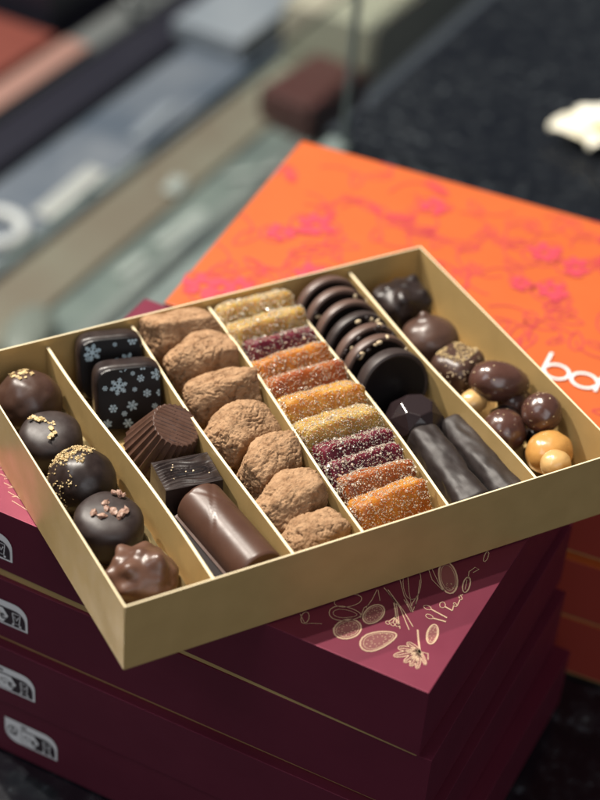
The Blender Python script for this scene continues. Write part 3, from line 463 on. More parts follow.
# =================================================================== THE GOLD TRAY
LT, WT, HT, FL = .25, .1822, .0372, .0055
tray = empty("confectionery_tray", TRAY)
tag(tray, "open gold card tray of assorted chocolates resting slantwise across the wine red box", "tray")
open_box("tray_shell", LT, WT, HT, [GOLD, CREAM], tray, th=.0012, down=False, bev=.00025)
bmobj("tray_insert", box_bm((.0014, .0014, .0014), (LT-.0014, WT-.0014, FL), 0), GOLD, tray)
DV = [((.0424, .0398), .0), ((.0794, .0826), .0), ((.1154, .1253), 0), ((.1590, .1680), 0), ((.2043, .2059), 0)]
def col_u(k, v):
    e = [(0, 0)] + [d[0] for d in DV] + [(LT, LT)]
    a = v/WT; l = e[k][0]*(1-a)+e[k][1]*a; r = e[k+1][0]*(1-a)+e[k+1][1]*a
    return l, r
for i, ((uf, ub), _) in enumerate(DV):
    V = []; n = 25; th = .00065
    for j in range(n):
        s = j/(n-1); v = .0016+s*(WT-.0032); u = uf+(ub-uf)*s + .0007*math.sin(s*math.pi*2+i*1.7)
        top = .0330 - .0003*math.sin(s*9+i); ln = .0005*math.sin(s*5+i*2)
        V += [(u-th, v, FL+.0001), (u+th, v, FL+.0001), (u+th+ln, v, top), (u-th+ln, v, top)]
    F = []; MI = []
    for j in range(n-1):
        a, b = 4*j, 4*j+4
        F += [(a, a+3, b+3, b), (a+1, b+1, b+2, a+2), (a+3, a+2, b+2, b+3)]; MI += [0, 0, 1]
    F += [(0, 1, 2, 3), (4*n-1, 4*n-2, 4*n-3, 4*n-4)]; MI += [1, 1]
    d = mesh("divider", V, F, [GOLD, CREAM], tray, smooth=False, mi=MI)

# =================================================================== CHOCOLATES, column 1
G1 = "round chocolates in the leftmost row"
def ballfn(r, seed, n=.03, rz=None, flat=.78):
    rz = rz or r
    def f(d):
        k = 1+n*fbm(d+Vector((seed, 0, 0)), 1.6, 2)
        z = d.z*rz*k
        return Vector((d.x*r*k, d.y*r*k, max(z, -rz*flat)))
    return f
def scatter(o, n, cone_dir, cosmin, smin, smax, m_, name, flat=1., sink=.2, dens=None):
    cd = Vector(cone_dir).normalized()
    def cond(nr, co):
        q = nr.normalized().dot(cd)
        if q < cosmin: return False
        if dens and noise.noise(co*dens[0]+Vector((3, 1, 7))) < dens[1]: return False
        return True
    return grains(name, surf_samples(o, n, cond), smin, smax, m_, o, flat, sink)
# view-side up vector in tray coordinates
UPV = (-.10, .12, 1)
o = lump("round_truffle", ballfn(.0158, 1, .05, .0156), MID, 5); place(o, T(.0218, .1612, .0172+.0015, 10))
tag(o, "smooth brown round truffle with pale gold flakes, at the top of the left row", "chocolate", G1)
scatter(o, 26, (-.05, .30, 1), .93, .0008, .0024, GFLAKE, "gold_flake", .35, .1)
def puck(r, h, seed, p=3.2):
    def f(d):
        q = boxy(d, (1, 1, 1), p); rr_ = math.hypot(d.x, d.y)
        # round in plan, boxy in section
        c = (abs(rr_)**p+abs(d.z)**p)**(1/p); k = 1+.025*fbm(d+Vector((seed, 2, 0)), 1.7, 2)
        return Vector((d.x/c*r*k, d.y/c*r*k, d.z/c*h*k + .0008*(1-rr_*rr_)*(1 if d.z > 0 else 0)))
    return f
o = lump("flat_praline", puck(.0150, .0108, 3), SATIN, 5); place(o, T(.0208, .1315, .0168, 0, 5, -3))
tag(o, "dark flat topped praline with a ragged line of golden flakes across it", "chocolate", G1)
pts = []
zt_ = lambda x, y: .0100
for k in range(34):
    s = random.random(); x = -.001+.0035*math.sin(s*4)+random.gauss(0, .0010); y = (s-.5)*.0175
    pts.append((Vector((x-.002, y, .0117)), Vector((0, 0, 1))))
grains("gold_flake", pts, .0008, .0021, GFLAKE, o, .4, .05)
o = lump("round_truffle", ballfn(.0160, 5, .045, .0158), DARK, 5); place(o, T(.0222, .0975, .0190, 30))
tag(o, "glossy black round truffle with golden crumbs over its top and left side", "chocolate", G1)
scatter(o, 420, (.15, .55, 1), .78, .0003, .0010, GFLAKE, "gold_crumb", 1, .2, (230, -.05))
scatter(o, 110, (-1, .5, .35), .72, .0003, .0008, GFLAKE, "gold_crumb", 1, .2, (300, .0))
o = lump("flat_praline", puck(.0158, .0113, 9, 3.6), SATIN, 5); place(o, T(.0212, .0655, .0178, 0, 6, 0))
tag(o, "dark flat topped praline with cocoa nibs scattered on its top", "chocolate", G1)
for x, y, s in ((-.007, .001, .0028), (-.0045, -.0022, .0030), (-.0008, .0012, .0026), (.0012, -.0015, .0034), (.0000, .0045, .0028), (.0040, -.0042, .0032), (.0065, -.0030, .0030), (.0080, .0076, .0026), (.0060, .0088, .0022), (.0022, -.0052, .0022), (.0095, .0060, .0018)):
    q = Matrix.Rotation(random.uniform(0, 6.28), 3, 'Z') @ Matrix.Rotation(random.uniform(-.4, .4), 3, 'X') @ Matrix.Diagonal((s*.75, s*.50, s*.45))
    o2 = Vector((x*90, y*90, s*500))
    mesh("cocoa_nib", [Vector((x, y, .0122))+q @ (w_*(1+.55*noise.noise(w_*1.6+o2))) for w_ in SPH[2][0]], SPH[2][1], NIB, o, smooth=False)
def rocky(d):
    k = 1+.05*fbm(d, 1.3, 2)
    for c, a in ROCK: 
        q = d.dot(c); k += a*math.exp(-(1-q)*45)
    return Vector((d.x*.0155*k, d.y*.0145*k, max(d.z*.0130*k, -.0105)))
random.seed(21)
ROCK = [(Vector((random.gauss(0, 1), random.gauss(0, 1), random.gauss(0, .8)+.3)).normalized(), random.uniform(.08, .22)) for _ in range(34)]
o = lump("nut_cluster", rocky, MILK, 5); place(o, T(.0222, .0300, .0180, 20))
tag(o, "bumpy milk chocolate nut cluster in the near corner of the left row", "chocolate", G1)
# crinkled gold foil seen between the truffles and the divider
V = []; F = []
nx, ny = 60, 8
for i in range(nx):
    for j in range(ny):
        v = .006+i/(nx-1)*.165; q = j/(ny-1)
        l, r_ = col_u(0, v)
        u = r_-.0025-.008*(1-q); z = FL+.0005+.0075*q**1.5+.0020*fbm(Vector((v*90, q*2, 0)), 1.2, 3)
        V.append((u, v, max(FL+.0004, z)))
for i in range(nx-1):
    for j in range(ny-1): F.append((i*ny+j, i*ny+j+1, (i+1)*ny+j+1, (i+1)*ny+j))
cf = mesh("crinkled_liner", V, F, mat("gold_foil", (.72, .56, .28), .3, metal=.7), tray, smooth=False)

# =================================================================== column 2
G2 = "square chocolates printed with pale snowflakes"
def flake(V, F, cx, cz, s, y, big, rot=0):
    def seg(a, r0, r1, wd):
        ca, sa = math.cos(a), math.sin(a); b = len(V)
        for r_, q in ((r0, -1), (r1, -1), (r1, 1), (r0, 1)):
            V.append((cx+ca*r_-sa*q*wd, y, cz+sa*r_+ca*q*wd))
        F.append((b, b+1, b+2, b+3))
    for k in range(6):
        a = rot+k*math.pi/3
        seg(a, s*.16, s, s*.085)
        if big:
            for f_, l_ in ((.42, .30), (.68, .26)):
                for sg in (-1, 1):
                    b = len(V); px_, pz_ = cx+math.cos(a)*s*f_, cz+math.sin(a)*s*f_; a2 = a+sg*.95
                    nx_, nz_ = -math.sin(a2)*s*.075, math.cos(a2)*s*.075; ex, ez = px_+math.cos(a2)*s*l_, pz_+math.sin(a2)*s*l_
                    V.extend([(px_-nx_, y-.00003, pz_-nz_), (ex-nx_, y-.00003, ez-nz_), (ex+nx_, y-.00003, ez+nz_), (px_+nx_, y-.00003, pz_+nz_)]); F.append((b, b+1, b+2, b+3))
        else:
            b = len(V); q = (cx+math.cos(a)*s*.72, cz+math.sin(a)*s*.72)
            for t in range(8): V.append((q[0]+s*.30*math.cos(t*.785), y-.00003, q[1]+s*.30*math.sin(t*.785)))
            F.append(tuple(range(b, b+8)))
    b = len(V)
    for t in range(6): V.append((cx+s*.30*math.cos(t*1.047+rot), y-.00006, cz+s*.30*math.sin(t*1.047+rot)))
    F.append(tuple(range(b, b+6)))
def snow_block(M, flakes, label, seed):
    W_, D_, H_ = .0330, .0150, .0330
    e = lump("printed_praline", lambda d: boxy(d, (W_/2, D_/2, H_/2), 5.0)*(1+.01*fbm(d+Vector((seed, 0, 0)), 2, 2)), MID if False else DARK, 5)
    place(e, M); tag(e, label, "chocolate", G2)
    # printed glossy face, rounded square, a touch proud
    n = 48; V = []; 
    def rs(t, k): 
        c, s = math.cos(t), math.sin(t); q = (abs(c)**5+abs(s)**5)**(1/5); return (W_/2*.93*k*c/q, H_/2*.93*k*s/q)
    V = [(*[rs(2*math.pi*i/n, 1)[0]], -D_/2+.0006, rs(2*math.pi*i/n, 1)[1]) for i in range(n)] + [(rs(2*math.pi*i/n, .965)[0], -D_/2-.0004, rs(2*math.pi*i/n, .965)[1]) for i in range(n)]
    F = [(i, (i+1) % n, n+(i+1) % n, n+i) for i in range(n)] + [tuple(range(n, 2*n))]
    pf = mesh("printed_face", V, F, MATTEBLK, e, smooth=False)
    V = []; F = []
    flakes = [(a_, b_, s_*.88, g_, t_) for a_, b_, s_, g_, t_ in flakes]+[(.12, .30, .0013, 0, 0), (.58, .36, .0012, 0, .3), (.40, .74, .0014, 0, .1), (.88, .66, .0014, 0, .2), (.56, .10, .0011, 0, .4)]
    for fx, fz, s, bg, rot in flakes: flake(V, F, (fx-.5)*W_*.93, (.5-fz)*H_*.93, s, -D_/2-.0006, bg, rot)
    # keep the print on the face
    keep = []; lim = W_/2*.90
    for f in F:
        if all(abs(V[i][0]) < lim and abs(V[i][2]) < lim for i in f): keep.append(f)
    mesh("snowflake_print", V, keep, FLAKE, pf, smooth=False)
    return e
snow_block(T(.0670, .1695, .0222, -14, -20), [(.20, .20, .0050, 1, .3), (.75, .38, .0045, 1, .1), (.84, .06, .0026, 0, 0), (.26, .62, .0036, 1, .5), (.55, .75, .003, 0, 0), (.8, .8, .003, 0, 0)], "snowflake printed black square praline against the back wall", 1)
snow_block(T(.0655, .1450, .0225, -14, -20), [(.33, .29, .0050, 1, .3), (.68, .19, .0021, 0, .2), (.77, .44, .0023, 0, .5), (.53, .62, .0031, 1, .2), (.23, .64, .0024, 0, 0), (.40, -.02, .0034, 1, .2), (.72, .00, .0022, 0, 0), (.93, .15, .0034, 1, .6), (.45, .90, .0028, 1, 0), (.13, .88, .0026, 1, .4), (.97, .45, .002, 0, 0)], "snowflake printed black square praline leaning in front of its twin", 2)
# fluted cup lying on its side
V = []; F = []
NT, NZ = 168, 14; H_ = .0235; fl_n = 28
for j in range(NZ):
    s = j/(NZ-1); r0 = .0172+(.0122-.0172)*s
    for i in range(NT):
        t = 2*math.pi*i/NT; r_ = r0*(1-.060*abs(math.sin(fl_n/2*t))**.8)
        if s > .97: r_ -= .0002
        V.append((r_*math.cos(t), r_*math.sin(t), s*H_))
for j in range(NZ-1):
    for i in range(NT): F.append((j*NT+i, j*NT+(i+1) % NT, (j+1)*NT+(i+1) % NT, (j+1)*NT+i))
F.append(tuple(range(NT))[::-1])
# grooved top
rings = 30; base = len(V)
for k in range(rings):
    s = 1-k/rings
    for i in range(NT):
        t = 2*math.pi*i/NT; r0 = .0119*(1-.055*abs(math.sin(fl_n/2*t))**.8*(s > .9)); x, y = r0*s*math.cos(t), r0*s*math.sin(t)
        g_ = (y/.0021) % 1; dz = -.00042*max(0, 1-abs(g_-.5)/.13) if s < .93 else 0
        V.append((x, y, H_+.0001+dz-(.0002 if k == 0 else 0)))
V.append((0, 0, H_)); 
for i in range(NT): F.append(((NZ-1)*NT+i, (NZ-1)*NT+(i+1) % NT, base+(i+1) % NT, base+i))
for k in range(rings-1):
    for i in range(NT): F.append((base+k*NT+i, base+k*NT+(i+1) % NT, base+(k+1)*NT+(i+1) % NT, base+(k+1)*NT+i))
for i in range(NT): F.append((base+(rings-1)*NT+i, base+(rings-1)*NT+(i+1) % NT, len(V)-1))
o = mesh("fluted_praline", V, F, MILKD, smooth=True)
md = o.modifiers.new("e", 'EDGE_SPLIT'); md.split_angle = R(38)
nrm = Vector((.38, -.20, .90)).normalized()
top = TRAY @ Vector((.0706, .1015, .0340))
xa = Vector((1, .06, -.6)); xa = (xa-nrm*xa.dot(nrm)).normalized(); ya = nrm.cross(xa)
M = Matrix((xa, ya, nrm)).transposed().to_4x4(); M.translation = top-nrm*H_
place(o, M)
tag(o, "brown fluted cup shaped praline tipped over, its grooved round base facing up", "chocolate")
# ridged block
nx, ny = 70, 60; V = []; F = []; W_, D_, H_ = .0268, .0220, .0230
random.seed(4)
RG = [(random.uniform(-.1, .1), random.uniform(.7, 1.3)) for _ in range(12)]
for i in range(nx):
    for j in range(ny):
        x = (i/(nx-1)-.5)*W_; y = (j/(ny-1)-.5)*D_; q = (y/D_+.5+.10*(x/W_+.5)*math.sin(y*500))*10+.25*math.sin(x*330)
        k = int(q) % 12; e_ = min(1, 8*min(.5-abs(i/(nx-1)-.5), .5-abs(j/(ny-1)-.5)))
        V.append((x, y, H_+(-.0009*abs(math.sin(math.pi*q))**2.2*RG[k][1]+.0004*RG[k][0])*e_ - .0005*(1-e_)))
for i in range(nx-1):
    for j in range(ny-1): F.append((i*ny+j, (i+1)*ny+j, (i+1)*ny+j+1, i*ny+j+1))
edge = [i*ny for i in range(nx)] + [(nx-1)*ny+j for j in range(1, ny)] + [i*ny+ny-1 for i in range(nx-2, -1, -1)] + [j for j in range(ny-2, 0, -1)]
b = len(V)
for i in edge: V.append((V[i][0]*1.05, V[i][1]*1.05, .0))
ne = len(edge)
for k in range(ne): F.append((edge[k], b+k, b+(k+1) % ne, edge[(k+1) % ne]))
F.append(tuple(b+k for k in range(ne))[::-1])
o = mesh("ridged_praline", V, F, DARK); md = o.modifiers.new("e", 'EDGE_SPLIT'); md.split_angle = R(50)
place(o, T(.0635, .0735, .0068, -7, -4))
tag(o, "small dark rectangular praline with wavy ridges on top beside the fluted one", "chocolate")
random.seed(8)
grains("sugar_speck", [(Vector((random.uniform(-.009, .009), random.uniform(-.008, .006), H_+.0001)), Vector((0, 0, 1))) for _ in range(7)], .0004, .0008, SEED, o)
# flat dark tablet beneath the log
o = bmobj("dark_tablet", box_bm((-.0135, -.0255, 0), (.0135, .0255, .0130), .0015, 3), mat("dull_dark_chocolate", (.018, .013, .013), .62, spec=.2, bump=.2, bscale=300)); place(o, T(.0575, .0315, FL+.0004, 4))
tag(o, "flat dark tablet lying under the shiny milk chocolate log", "chocolate")
# half round milk log
V = []; F = []; NL, NA = 60, 40; LL = .052; rr = .0118
for i in range(NL):
    s = i/(NL-1); y = (s-.5)*LL; e_ = min(s, 1-s)*LL; k = 1-.05*max(0, 1-e_/.0012)**2
    for j in range(NA):
        a = math.pi*(-.06+1.12*j/(NA-1)); x = math.cos(a)*rr*k; z = math.sin(a)*rr*1.02*k+.003
        z -= .0005*math.exp(-((x-(-.004+(y-.010)*.55))/.0006)**2)*(1 if y > .000 else 0)
        z -= .0004*math.exp(-((x-(.006-(y-.008)*.7))/.0006)**2)*(1 if y > .002 else 0)
        V.append((x, y, z))
    V.append((-rr*1.06, y, .0)); V.append((rr*1.06, y, .0))
N1 = NA+2
for i in range(NL-1):
    a, b = i*N1, (i+1)*N1
    for j in range(NA-1): F.append((a+j, a+j+1, b+j+1, b+j))
    F.append((a+NA-1, a+NA, b+NA, b+NA-1)); F.append((a+NA+1, a, b, b+NA+1)); F.append((a+NA, a+NA+1, b+NA+1, b+NA))
F.append(tuple(list(range(NA))+[NA, NA+1])); a = (NL-1)*N1; F.append(tuple([a+j for j in range(NA)]+[a+NA, a+NA+1])[::-1])
o = mesh("chocolate_log", V, F, MILKL); md = o.modifiers.new("e", 'EDGE_SPLIT'); md.split_angle = R(45)
place(o, T(.0652, .0345, .0186, 5, 0, 5))
tag(o, "shiny half round milk chocolate log with a crossed scratch on top", "chocolate")

# =================================================================== column 3, cocoa truffles
G3 = "rough truffles dusted with cocoa powder"
def clamp_col(o, k, gap=.0011):
    inv = TRAY.inverted() @ o.matrix_world; back = inv.inverted()
    for v in o.data.vertices:
        q = inv @ v.co; l, r_ = col_u(k, max(0, min(WT, q.y))); f_ = 0
        nu = max(l+gap, min(r_-gap, q.x)); nv = max(.0018, min(WT-.0018, q.y)); nz_ = max(FL+.0002, q.z)
        if nu != q.x or nv != q.y or nz_ != q.z: v.co = back @ Vector((nu, nv, nz_))
def cocoa(seed, ax, M, label):
    rnd = random.Random(seed)
    pl = []
    for d in [(1,0,0),(-1,0,0),(0,1,0),(0,-1,0),(0,0,1),(0,0,-1)]:
        pl.append(((Vector(d)+Vector([rnd.gauss(0, .12) for _ in range(3)])).normalized(), rnd.uniform(.92, 1.06)))
    for _ in range(16):
        pl.append((Vector([rnd.gauss(0, 1) for _ in range(3)]).normalized(), rnd.uniform(.98, 1.16)))
    off = Vector((seed*3.1, seed*1.7, 0))
    def f(d):
        s = 0
        for n_, h in pl:
            q = d.dot(n_)/h
            if q > 0: s += q**14
        r_ = s**(-1/14)
        q = d*1.0+off
        r_ *= 1+.070*fbm(q, 2.0, 2)+.020*fbm(q, 9, 4, .65)
        cr_ = abs(noise.noise(q*3.1+Vector((5, 5, 5)))); r_ -= .13*max(0, 1-cr_/.07)*max(0, min(1, .6+3*noise.noise(q*1.7)))
        cr_ = abs(noise.noise(q*6.3)); r_ -= .050*max(0, 1-cr_/.12)
        return Vector((d.x*ax[0]*r_, d.y*ax[1]*r_*.92, d.z*ax[2]*r_))
    o = lump("cocoa_truffle", f, COCOA, 6); place(o, M); clamp_col(o, 2); tag(o, label, "truffle", G3)
    return o
cocoa(1, (0.0192, 0.0127, 0.0146), T(.1075, .1710, 0.0263, -4, 6, 0), "cocoa dusted truffle touching the back wall, the highest and longest of its row")
cocoa(2, (0.0190, 0.0121, 0.0140), T(.1068, .1488, 0.0258, 4, -8, 3), "cocoa dusted truffle second from the back wall with a deep crease")
cocoa(3, (0.0186, 0.0121, 0.0135), T(.1045, .1215, 0.0253, -8, -12, 0), "cocoa dusted truffle third from the back wall, tapering to the right")
cocoa(4, (0.0162, 0.0135, 0.0146), T(.1000, .0925, 0.0256, 14, 0, 0), "cocoa dusted truffle in the middle of its row, nearly round and smooth")
cocoa(5, (0.0167, 0.0127, 0.0140), T(.1015, .0655, 0.0256, 22, 6, 0), "cocoa dusted truffle third from the near end of its row")
cocoa(6, (0.0175, 0.0121, 0.0135), T(.0995, .0395, 0.0250, 16, -4, 0), "cocoa dusted truffle next to last before the front wall")
cocoa(7, (0.0151, 0.0113, 0.0124), T(.0985, .0165, 0.0228, 8, 0, 0), "smallest cocoa dusted truffle, touching the front wall")

# =================================================================== column 4, fruit jellies
G4 = "sugar coated fruit jellies in a row"
JC = {'gold': ((.72, .48, .15), (.52, .30, .05)), 'amber': ((.84, .45, .08), (.60, .22, .02)), 'purple': ((.12, .010, .026), (.22, .02, .045)), 'orange': ((.78, .33, .045), (.50, .14, .016)), 'red': ((.50, .17, .038), (.38, .08, .018))}
JM = {k: mat(k+"_fruit_jelly", a, .38, col2=b, nscale=110, bump=.6, bscale=900, bdist=.0005, sss=.6, sssr=(1, .5, .22), spec=.5, trans=.45) for k, (a, b) in JC.items()}
def jelly(seed, ax, M, colr, label, dens=1., extra=0):
    off = Vector((seed*2.3, 0, seed))
    def f(d):
        p = boxy(d, ax, 11.0); k = 1+.05*fbm(d+off, 1.6, 2)+.03*fbm(d+off, 7, 3)
        return p*k
    o = lump("fruit_jelly", f, JM[colr], 5); place(o, M); clamp_col(o, 3, .0009); tag(o, label, "fruit jelly", G4)
    random.seed(seed)
    pts = surf_samples(o, int(3000*dens), lambda n, c: n.y < .55 and n.z > -.75 and noise.noise(c*320+off) > -.42)
    grains("sugar_coating", pts, .00022, .00055, SUGAR, o, 1, .12)
    if extra:
        pts = surf_samples(o, extra, lambda n, c: n.z > -.2 and n.y < .5 and noise.noise(c*140+off) > .10)
        grains("sugar_clump", pts, .0006, .0012, SUGAR, o, 1, .0)
    return o
LEAN = -33
J = [(.1665, .0238, 'gold', .0175, .0052, 'golden sugared jelly with coarse crystals against the back wall', 1.0, 160, 0),
     (.1520, .0230, 'gold', .0178, .0062, 'pale golden sugared jelly second from the back wall', 1, 70, 0),
     (.1365, .0225, 'purple', .0160, .0055, 'deep purple sugared jelly between golden and orange ones near the back', .55, 60, 4),
     (.1220, .0222, 'orange', .0180, .0060, 'orange sugared jelly just below the purple one near the back', .75, 90, 0),
     (.1065, .0222, 'red', .0182, .0060, 'red orange sugared jelly with glowing right side in the middle of its row', .75, 40, 2),
     (.0900, .0222, 'amber', .0185, .0068, 'large amber sugared jelly with a smooth cut right end', .9, 0, -1),
     (.0705, .0222, 'gold', .0182, .0068, 'large pale golden jelly with a frosty left corner above the purple pair', 1, 120, 0),
     (.0530, .0222, 'purple', .0170, .0046, 'farther of the two purple sugared jellies leaning together near the front', .75, 120, 2),
     (.0420, .0215, 'purple', .0168, .0046, 'nearer of the two purple sugared jellies leaning together near the front', .75, 160, 0),
     (.0305, .0212, 'red', .0165, .0052, 'brownish orange sugared jelly second from the front wall', .85, 80, 0),
     (.0165, .0205, 'orange', .0170, .0046, 'bright orange sugared jelly lying against the front wall', .8, 20, 3)]
for i, (v, z, cl, hw, th, lab, dn, ex, rz) in enumerate(J):
    l, r_ = col_u(3, v)
    hw = min(hw*1.10, (r_-l)/2-.0006)
    lift = .0
    jelly(30+i, (hw, th*1.42, .0160), T((l+r_)/2+.0002, v-.0012, z+.0002, rz+2.5*math.sin(i*2.1), LEAN+5*math.sin(i*1.3), 2.5*math.sin(i*3.7)), cl, lab, dn, ex)

# =================================================================== column 5
G5 = "round chocolate discs leaning in a row"
def coin(rad, th, m_, M, label, seeds=0, sd=0, face=True, dark_nibs=0):
    V = []; F = []; n = 72
    prof = [(0, th/2), (rad*.93, th/2), (rad*.985, th/2*.80), (rad, th/2*.4), (rad*1.0, -th/2*.5), (rad*.985, -th/2*.85), (rad*.93, -th/2), (rad*.88, -th/2+.0003), (0, -th/2+.0003)]
    for k, (r_, y) in enumerate(prof):
        for i in range(n):
            t = 2*math.pi*i/n; w_ = 1+.008*math.sin(3*t+sd)
            V.append((r_*w_*math.cos(t), y, r_*w_*math.sin(t)))
    MI = []
    for k in range(len(prof)-1):
        for i in range(n): F.append((k*n+i, k*n+(i+1) % n, (k+1)*n+(i+1) % n, (k+1)*n+i)); MI.append(1 if (k == len(prof)-2) else 0)
    o = mesh("chocolate_disc", V, F, [m_, MATTEBLK], mi=MI); md = o.modifiers.new("e", 'EDGE_SPLIT'); md.split_angle = R(40)
    bmf = o.data
    place(o, M); tag(o, label, "chocolate disc", G5)
    random.seed(sd*7+1)
    for k in range(seeds+dark_nibs):
        a = random.uniform(R(25), R(155)); r_ = rad*random.uniform(.78, .99)
        yy = -th/2-.0004 if r_ < rad*.93 else random.uniform(-th/2, 0)
        p = Vector((r_*math.cos(a), yy, r_*math.sin(a))); nn = Vector((0, -1, 0)) if r_ < rad*.93 else Vector((math.cos(a), 0, math.sin(a)))
        s = random.uniform(.0014, .0024)
        vs, fs = SPH[2]; q = Matrix.Rotation(random.uniform(0, 6.28), 3, nn) @ Matrix.Diagonal((s*.5, s*.9, s*.5))
        if abs(nn.y) > .5: q = Matrix.Rotation(random.uniform(0, 6.28), 3, nn) @ Matrix.Diagonal((s*.8, s*.4, s*.5))
        mesh("seed" if k < seeds else "cocoa_nib", [p+q @ w_*1 for w_ in vs], fs, SEED if k < seeds else DARK, o)
    return o
MIDD = mat("disc_rim_chocolate", (.085, .048, .037), .40, col2=(.105, .062, .048), nscale=100, bump=.2, bscale=260, bdist=.0003, rvar=.05)
D = [(.1665, MIDD, 0, 0, 'plain brown disc at the back wall, first of the leaning discs'),
     (.1560, MIDD, 3, 2, 'brown disc with two pale seeds on its rim, second from the back wall'),
     (.1445, MIDD, 0, 0, 'plain milk brown disc third from the back wall'),
     (.1335, SATIN, 5, 5, 'near black disc with pale seeds on its dark face, fourth from the back'),
     (.1230, MIDD, 2, 9, 'brown disc with a clump of dark nibs at its upper right'),
     (.1135, MIDD, 7, 3, 'brown disc scattered with pale seeds just behind the plain black one')]
for i, (v, m_, ns, dn, lab) in enumerate(D):
    l, r_ = col_u(4, v)
    coin(.0184, .0058, m_, T((l+r_)/2+.0000, v, .0240, 0, -9), lab, ns, i+1, True, dn)
coin(.0188, .0080, SATIN, T(.1850, .0985, .0243, -3, -12), "largest visible disc, plain black face toward the viewer, nearest of the leaning discs", 0, 9)
HZ = mat("hazelnut_piece", (.30, .17, .07), .35)
for u, v, z, lab in ((.1765, .0835, .0135, "hazelnut piece at the lower left foot of the nearest disc"), (.1945, .0870, .0170, "hazelnut piece at the lower right of the nearest disc")):
    o = lump("hazelnut_piece", lambda d: Vector((d.x*.0030, d.y*.0026, d.z*.0028))*(1+.2*fbm(d, 1.5, 2)), HZ, 4); place(o, T(u, v, z)); tag(o, lab, "nut piece")
# faceted gem
bm = bmesh.new(); ns = 7; lv = [(.0128, -.010), (.0142, -.003), (.0126, .0040), (.0072, .0098)]
rings = []
for k, (r_, z) in enumerate(lv):
    rings.append([bm.verts.new((r_*math.cos(2*math.pi*(i+.5*(k % 2))/ns), r_*math.sin(2*math.pi*(i+.5*(k % 2))/ns), z)) for i in range(ns)])
for k in range(3):
    for i in range(ns):
        a, b = rings[k], rings[k+1]
        if k % 2 == 0: bm.faces.new((a[i], a[(i+1) % ns], b[i])); bm.faces.new((a[(i+1) % ns], b[(i+1) % ns], b[i]))
        else: bm.faces.new((a[i], b[(i+1) % ns], b[i])); bm.faces.new((a[i], a[(i+1) % ns], b[(i+1) % ns]))
bm.faces.new(rings[3]); bm.faces.new(rings[0][::-1]); bmesh.ops.recalc_face_normals(bm, faces=bm.faces)
o = bmobj("faceted_praline", bm, mat("gem_chocolate", (.018, .011, .012), .24, bump=.08, bscale=300), smooth=False); bv = o.modifiers.new("b", 'BEVEL'); bv.width = .0007; bv.segments = 3
o.scale = (1, 1, 1); place(o, T(.1855, .0760, .0190, 20, 4, -4) @ Matrix.Scale(1.10, 4)); tag(o, "black faceted gem shaped praline below the leaning discs", "chocolate")
# chocolate coated sticks
STK_M = mat('peel_stick_chocolate', (.016, .011, .010), .52, col2=(.024, .017, .016), nscale=160, bump=.25, bscale=350, bdist=.0003, rvar=.05, spec=.4)
def stick(p0, p1, r0, r1, seed, label, m_=STK_M):
    a, b = TRAY @ Vector(p0), TRAY @ Vector(p1); ax = (b-a); Ls = ax.length; zz = ax.normalized()
    xx = zz.cross(Vector((0, 0, 1))).normalized(); yy = xx.cross(zz)
    V = []; F = []; n, k_ = 56, 40
    for i in range(n):
        s = i/(n-1); rr_ = r0+(r1-r0)*s; e_ = min(s, 1-s)*Ls; cap = math.sqrt(max(0, 1-max(0, 1-e_/(.0035))**2))
        cap = .02+.98*cap
        for j in range(k_):
            t = 2*math.pi*j/k_; c, s2 = math.cos(t), math.sin(t); q = (abs(c)**3+abs(s2)**3)**(1/3)
            nz_ = 1+.17*fbm(Vector((c, s2, s*3.4+seed*5)), .9, 3)
            V.append((rr_*cap*nz_*c/q*1.0, rr_*cap*nz_*s2/q*.92, s*Ls))
    for i in range(n-1):
        for j in range(k_): F.append((i*k_+j, i*k_+(j+1) % k_, (i+1)*k_+(j+1) % k_, (i+1)*k_+j))
    F.append(tuple(range(k_))[::-1]); F.append(tuple((n-1)*k_+j for j in range(k_)))
    o = mesh("coated_stick", V, F, m_); M = Matrix((xx, yy, zz)).transposed().to_4x4(); M.translation = a; place(o, M)
    tag(o, label, "chocolate stick", "dark chocolate coated peel sticks")
stick((.1822, .0655, .0205), (.1782, .0085, .0190), .0078, .0086, 1, "leftmost chocolate coated stick, wide and smooth, pointing at the front wall")
stick((.2005, .0700, .0180), (.1985, .0075, .0180), .0064, .0082, 2, "rightmost chocolate coated stick with a knobbly upper end beside the divider")
stick((.1895, .0560, .0120), (.1888, .0080, .0125), .0058, .0062, 3, "lower chocolate coated stick tucked between the other two")

# =================================================================== column 6
random.seed(31)
ROCK2 = [(Vector((random.gauss(0, 1), random.gauss(0, 1), random.gauss(0, .5)+.9)).normalized(), random.uniform(.05, .13)) for _ in range(18)]
def rk(d):
    q = boxy(d, (.0150, .0128, .0125), 3); k = 1+.05*fbm(d, 1.5, 2)
    for c, a in ROCK2: k += a*math.exp(-(1-d.dot(c))*60)
    return q*k
o = lump("craggy_praline", rk, DARK, 6); place(o, T(.2268, .1588, .0200, 6)); tag(o, "craggy shiny black praline in the far right corner of the tray", "chocolate")
def swirl(d):
    k = 1+.03*fbm(d+Vector((4, 0, 0)), 1.4, 2); c = Vector((-.05, .42, 1)).normalized(); q = 1-d.dot(c)
    ang = math.atan2(d.y-.2, d.x); k += .26*math.exp(-q*60)+.022*math.cos(q*14+ang)*math.exp(-q*3)
    k += .12*math.exp(-(1-d.dot(Vector((-.75, -.6, -.25)).normalized()))*40)
    return Vector((d.x*.0154*k, d.y*.0145*k, max(-.0112, d.z*.0120*k)))
o = lump("swirl_praline", swirl, mat("swirl_chocolate", (.066, .034, .024), .34, col2=(.080, .042, .030), nscale=120, bump=.15, bscale=220), 6); place(o, T(.2258, .1290, .0192, 10)); tag(o, "brown praline with a swirled nub on top, second in the right row", "chocolate")
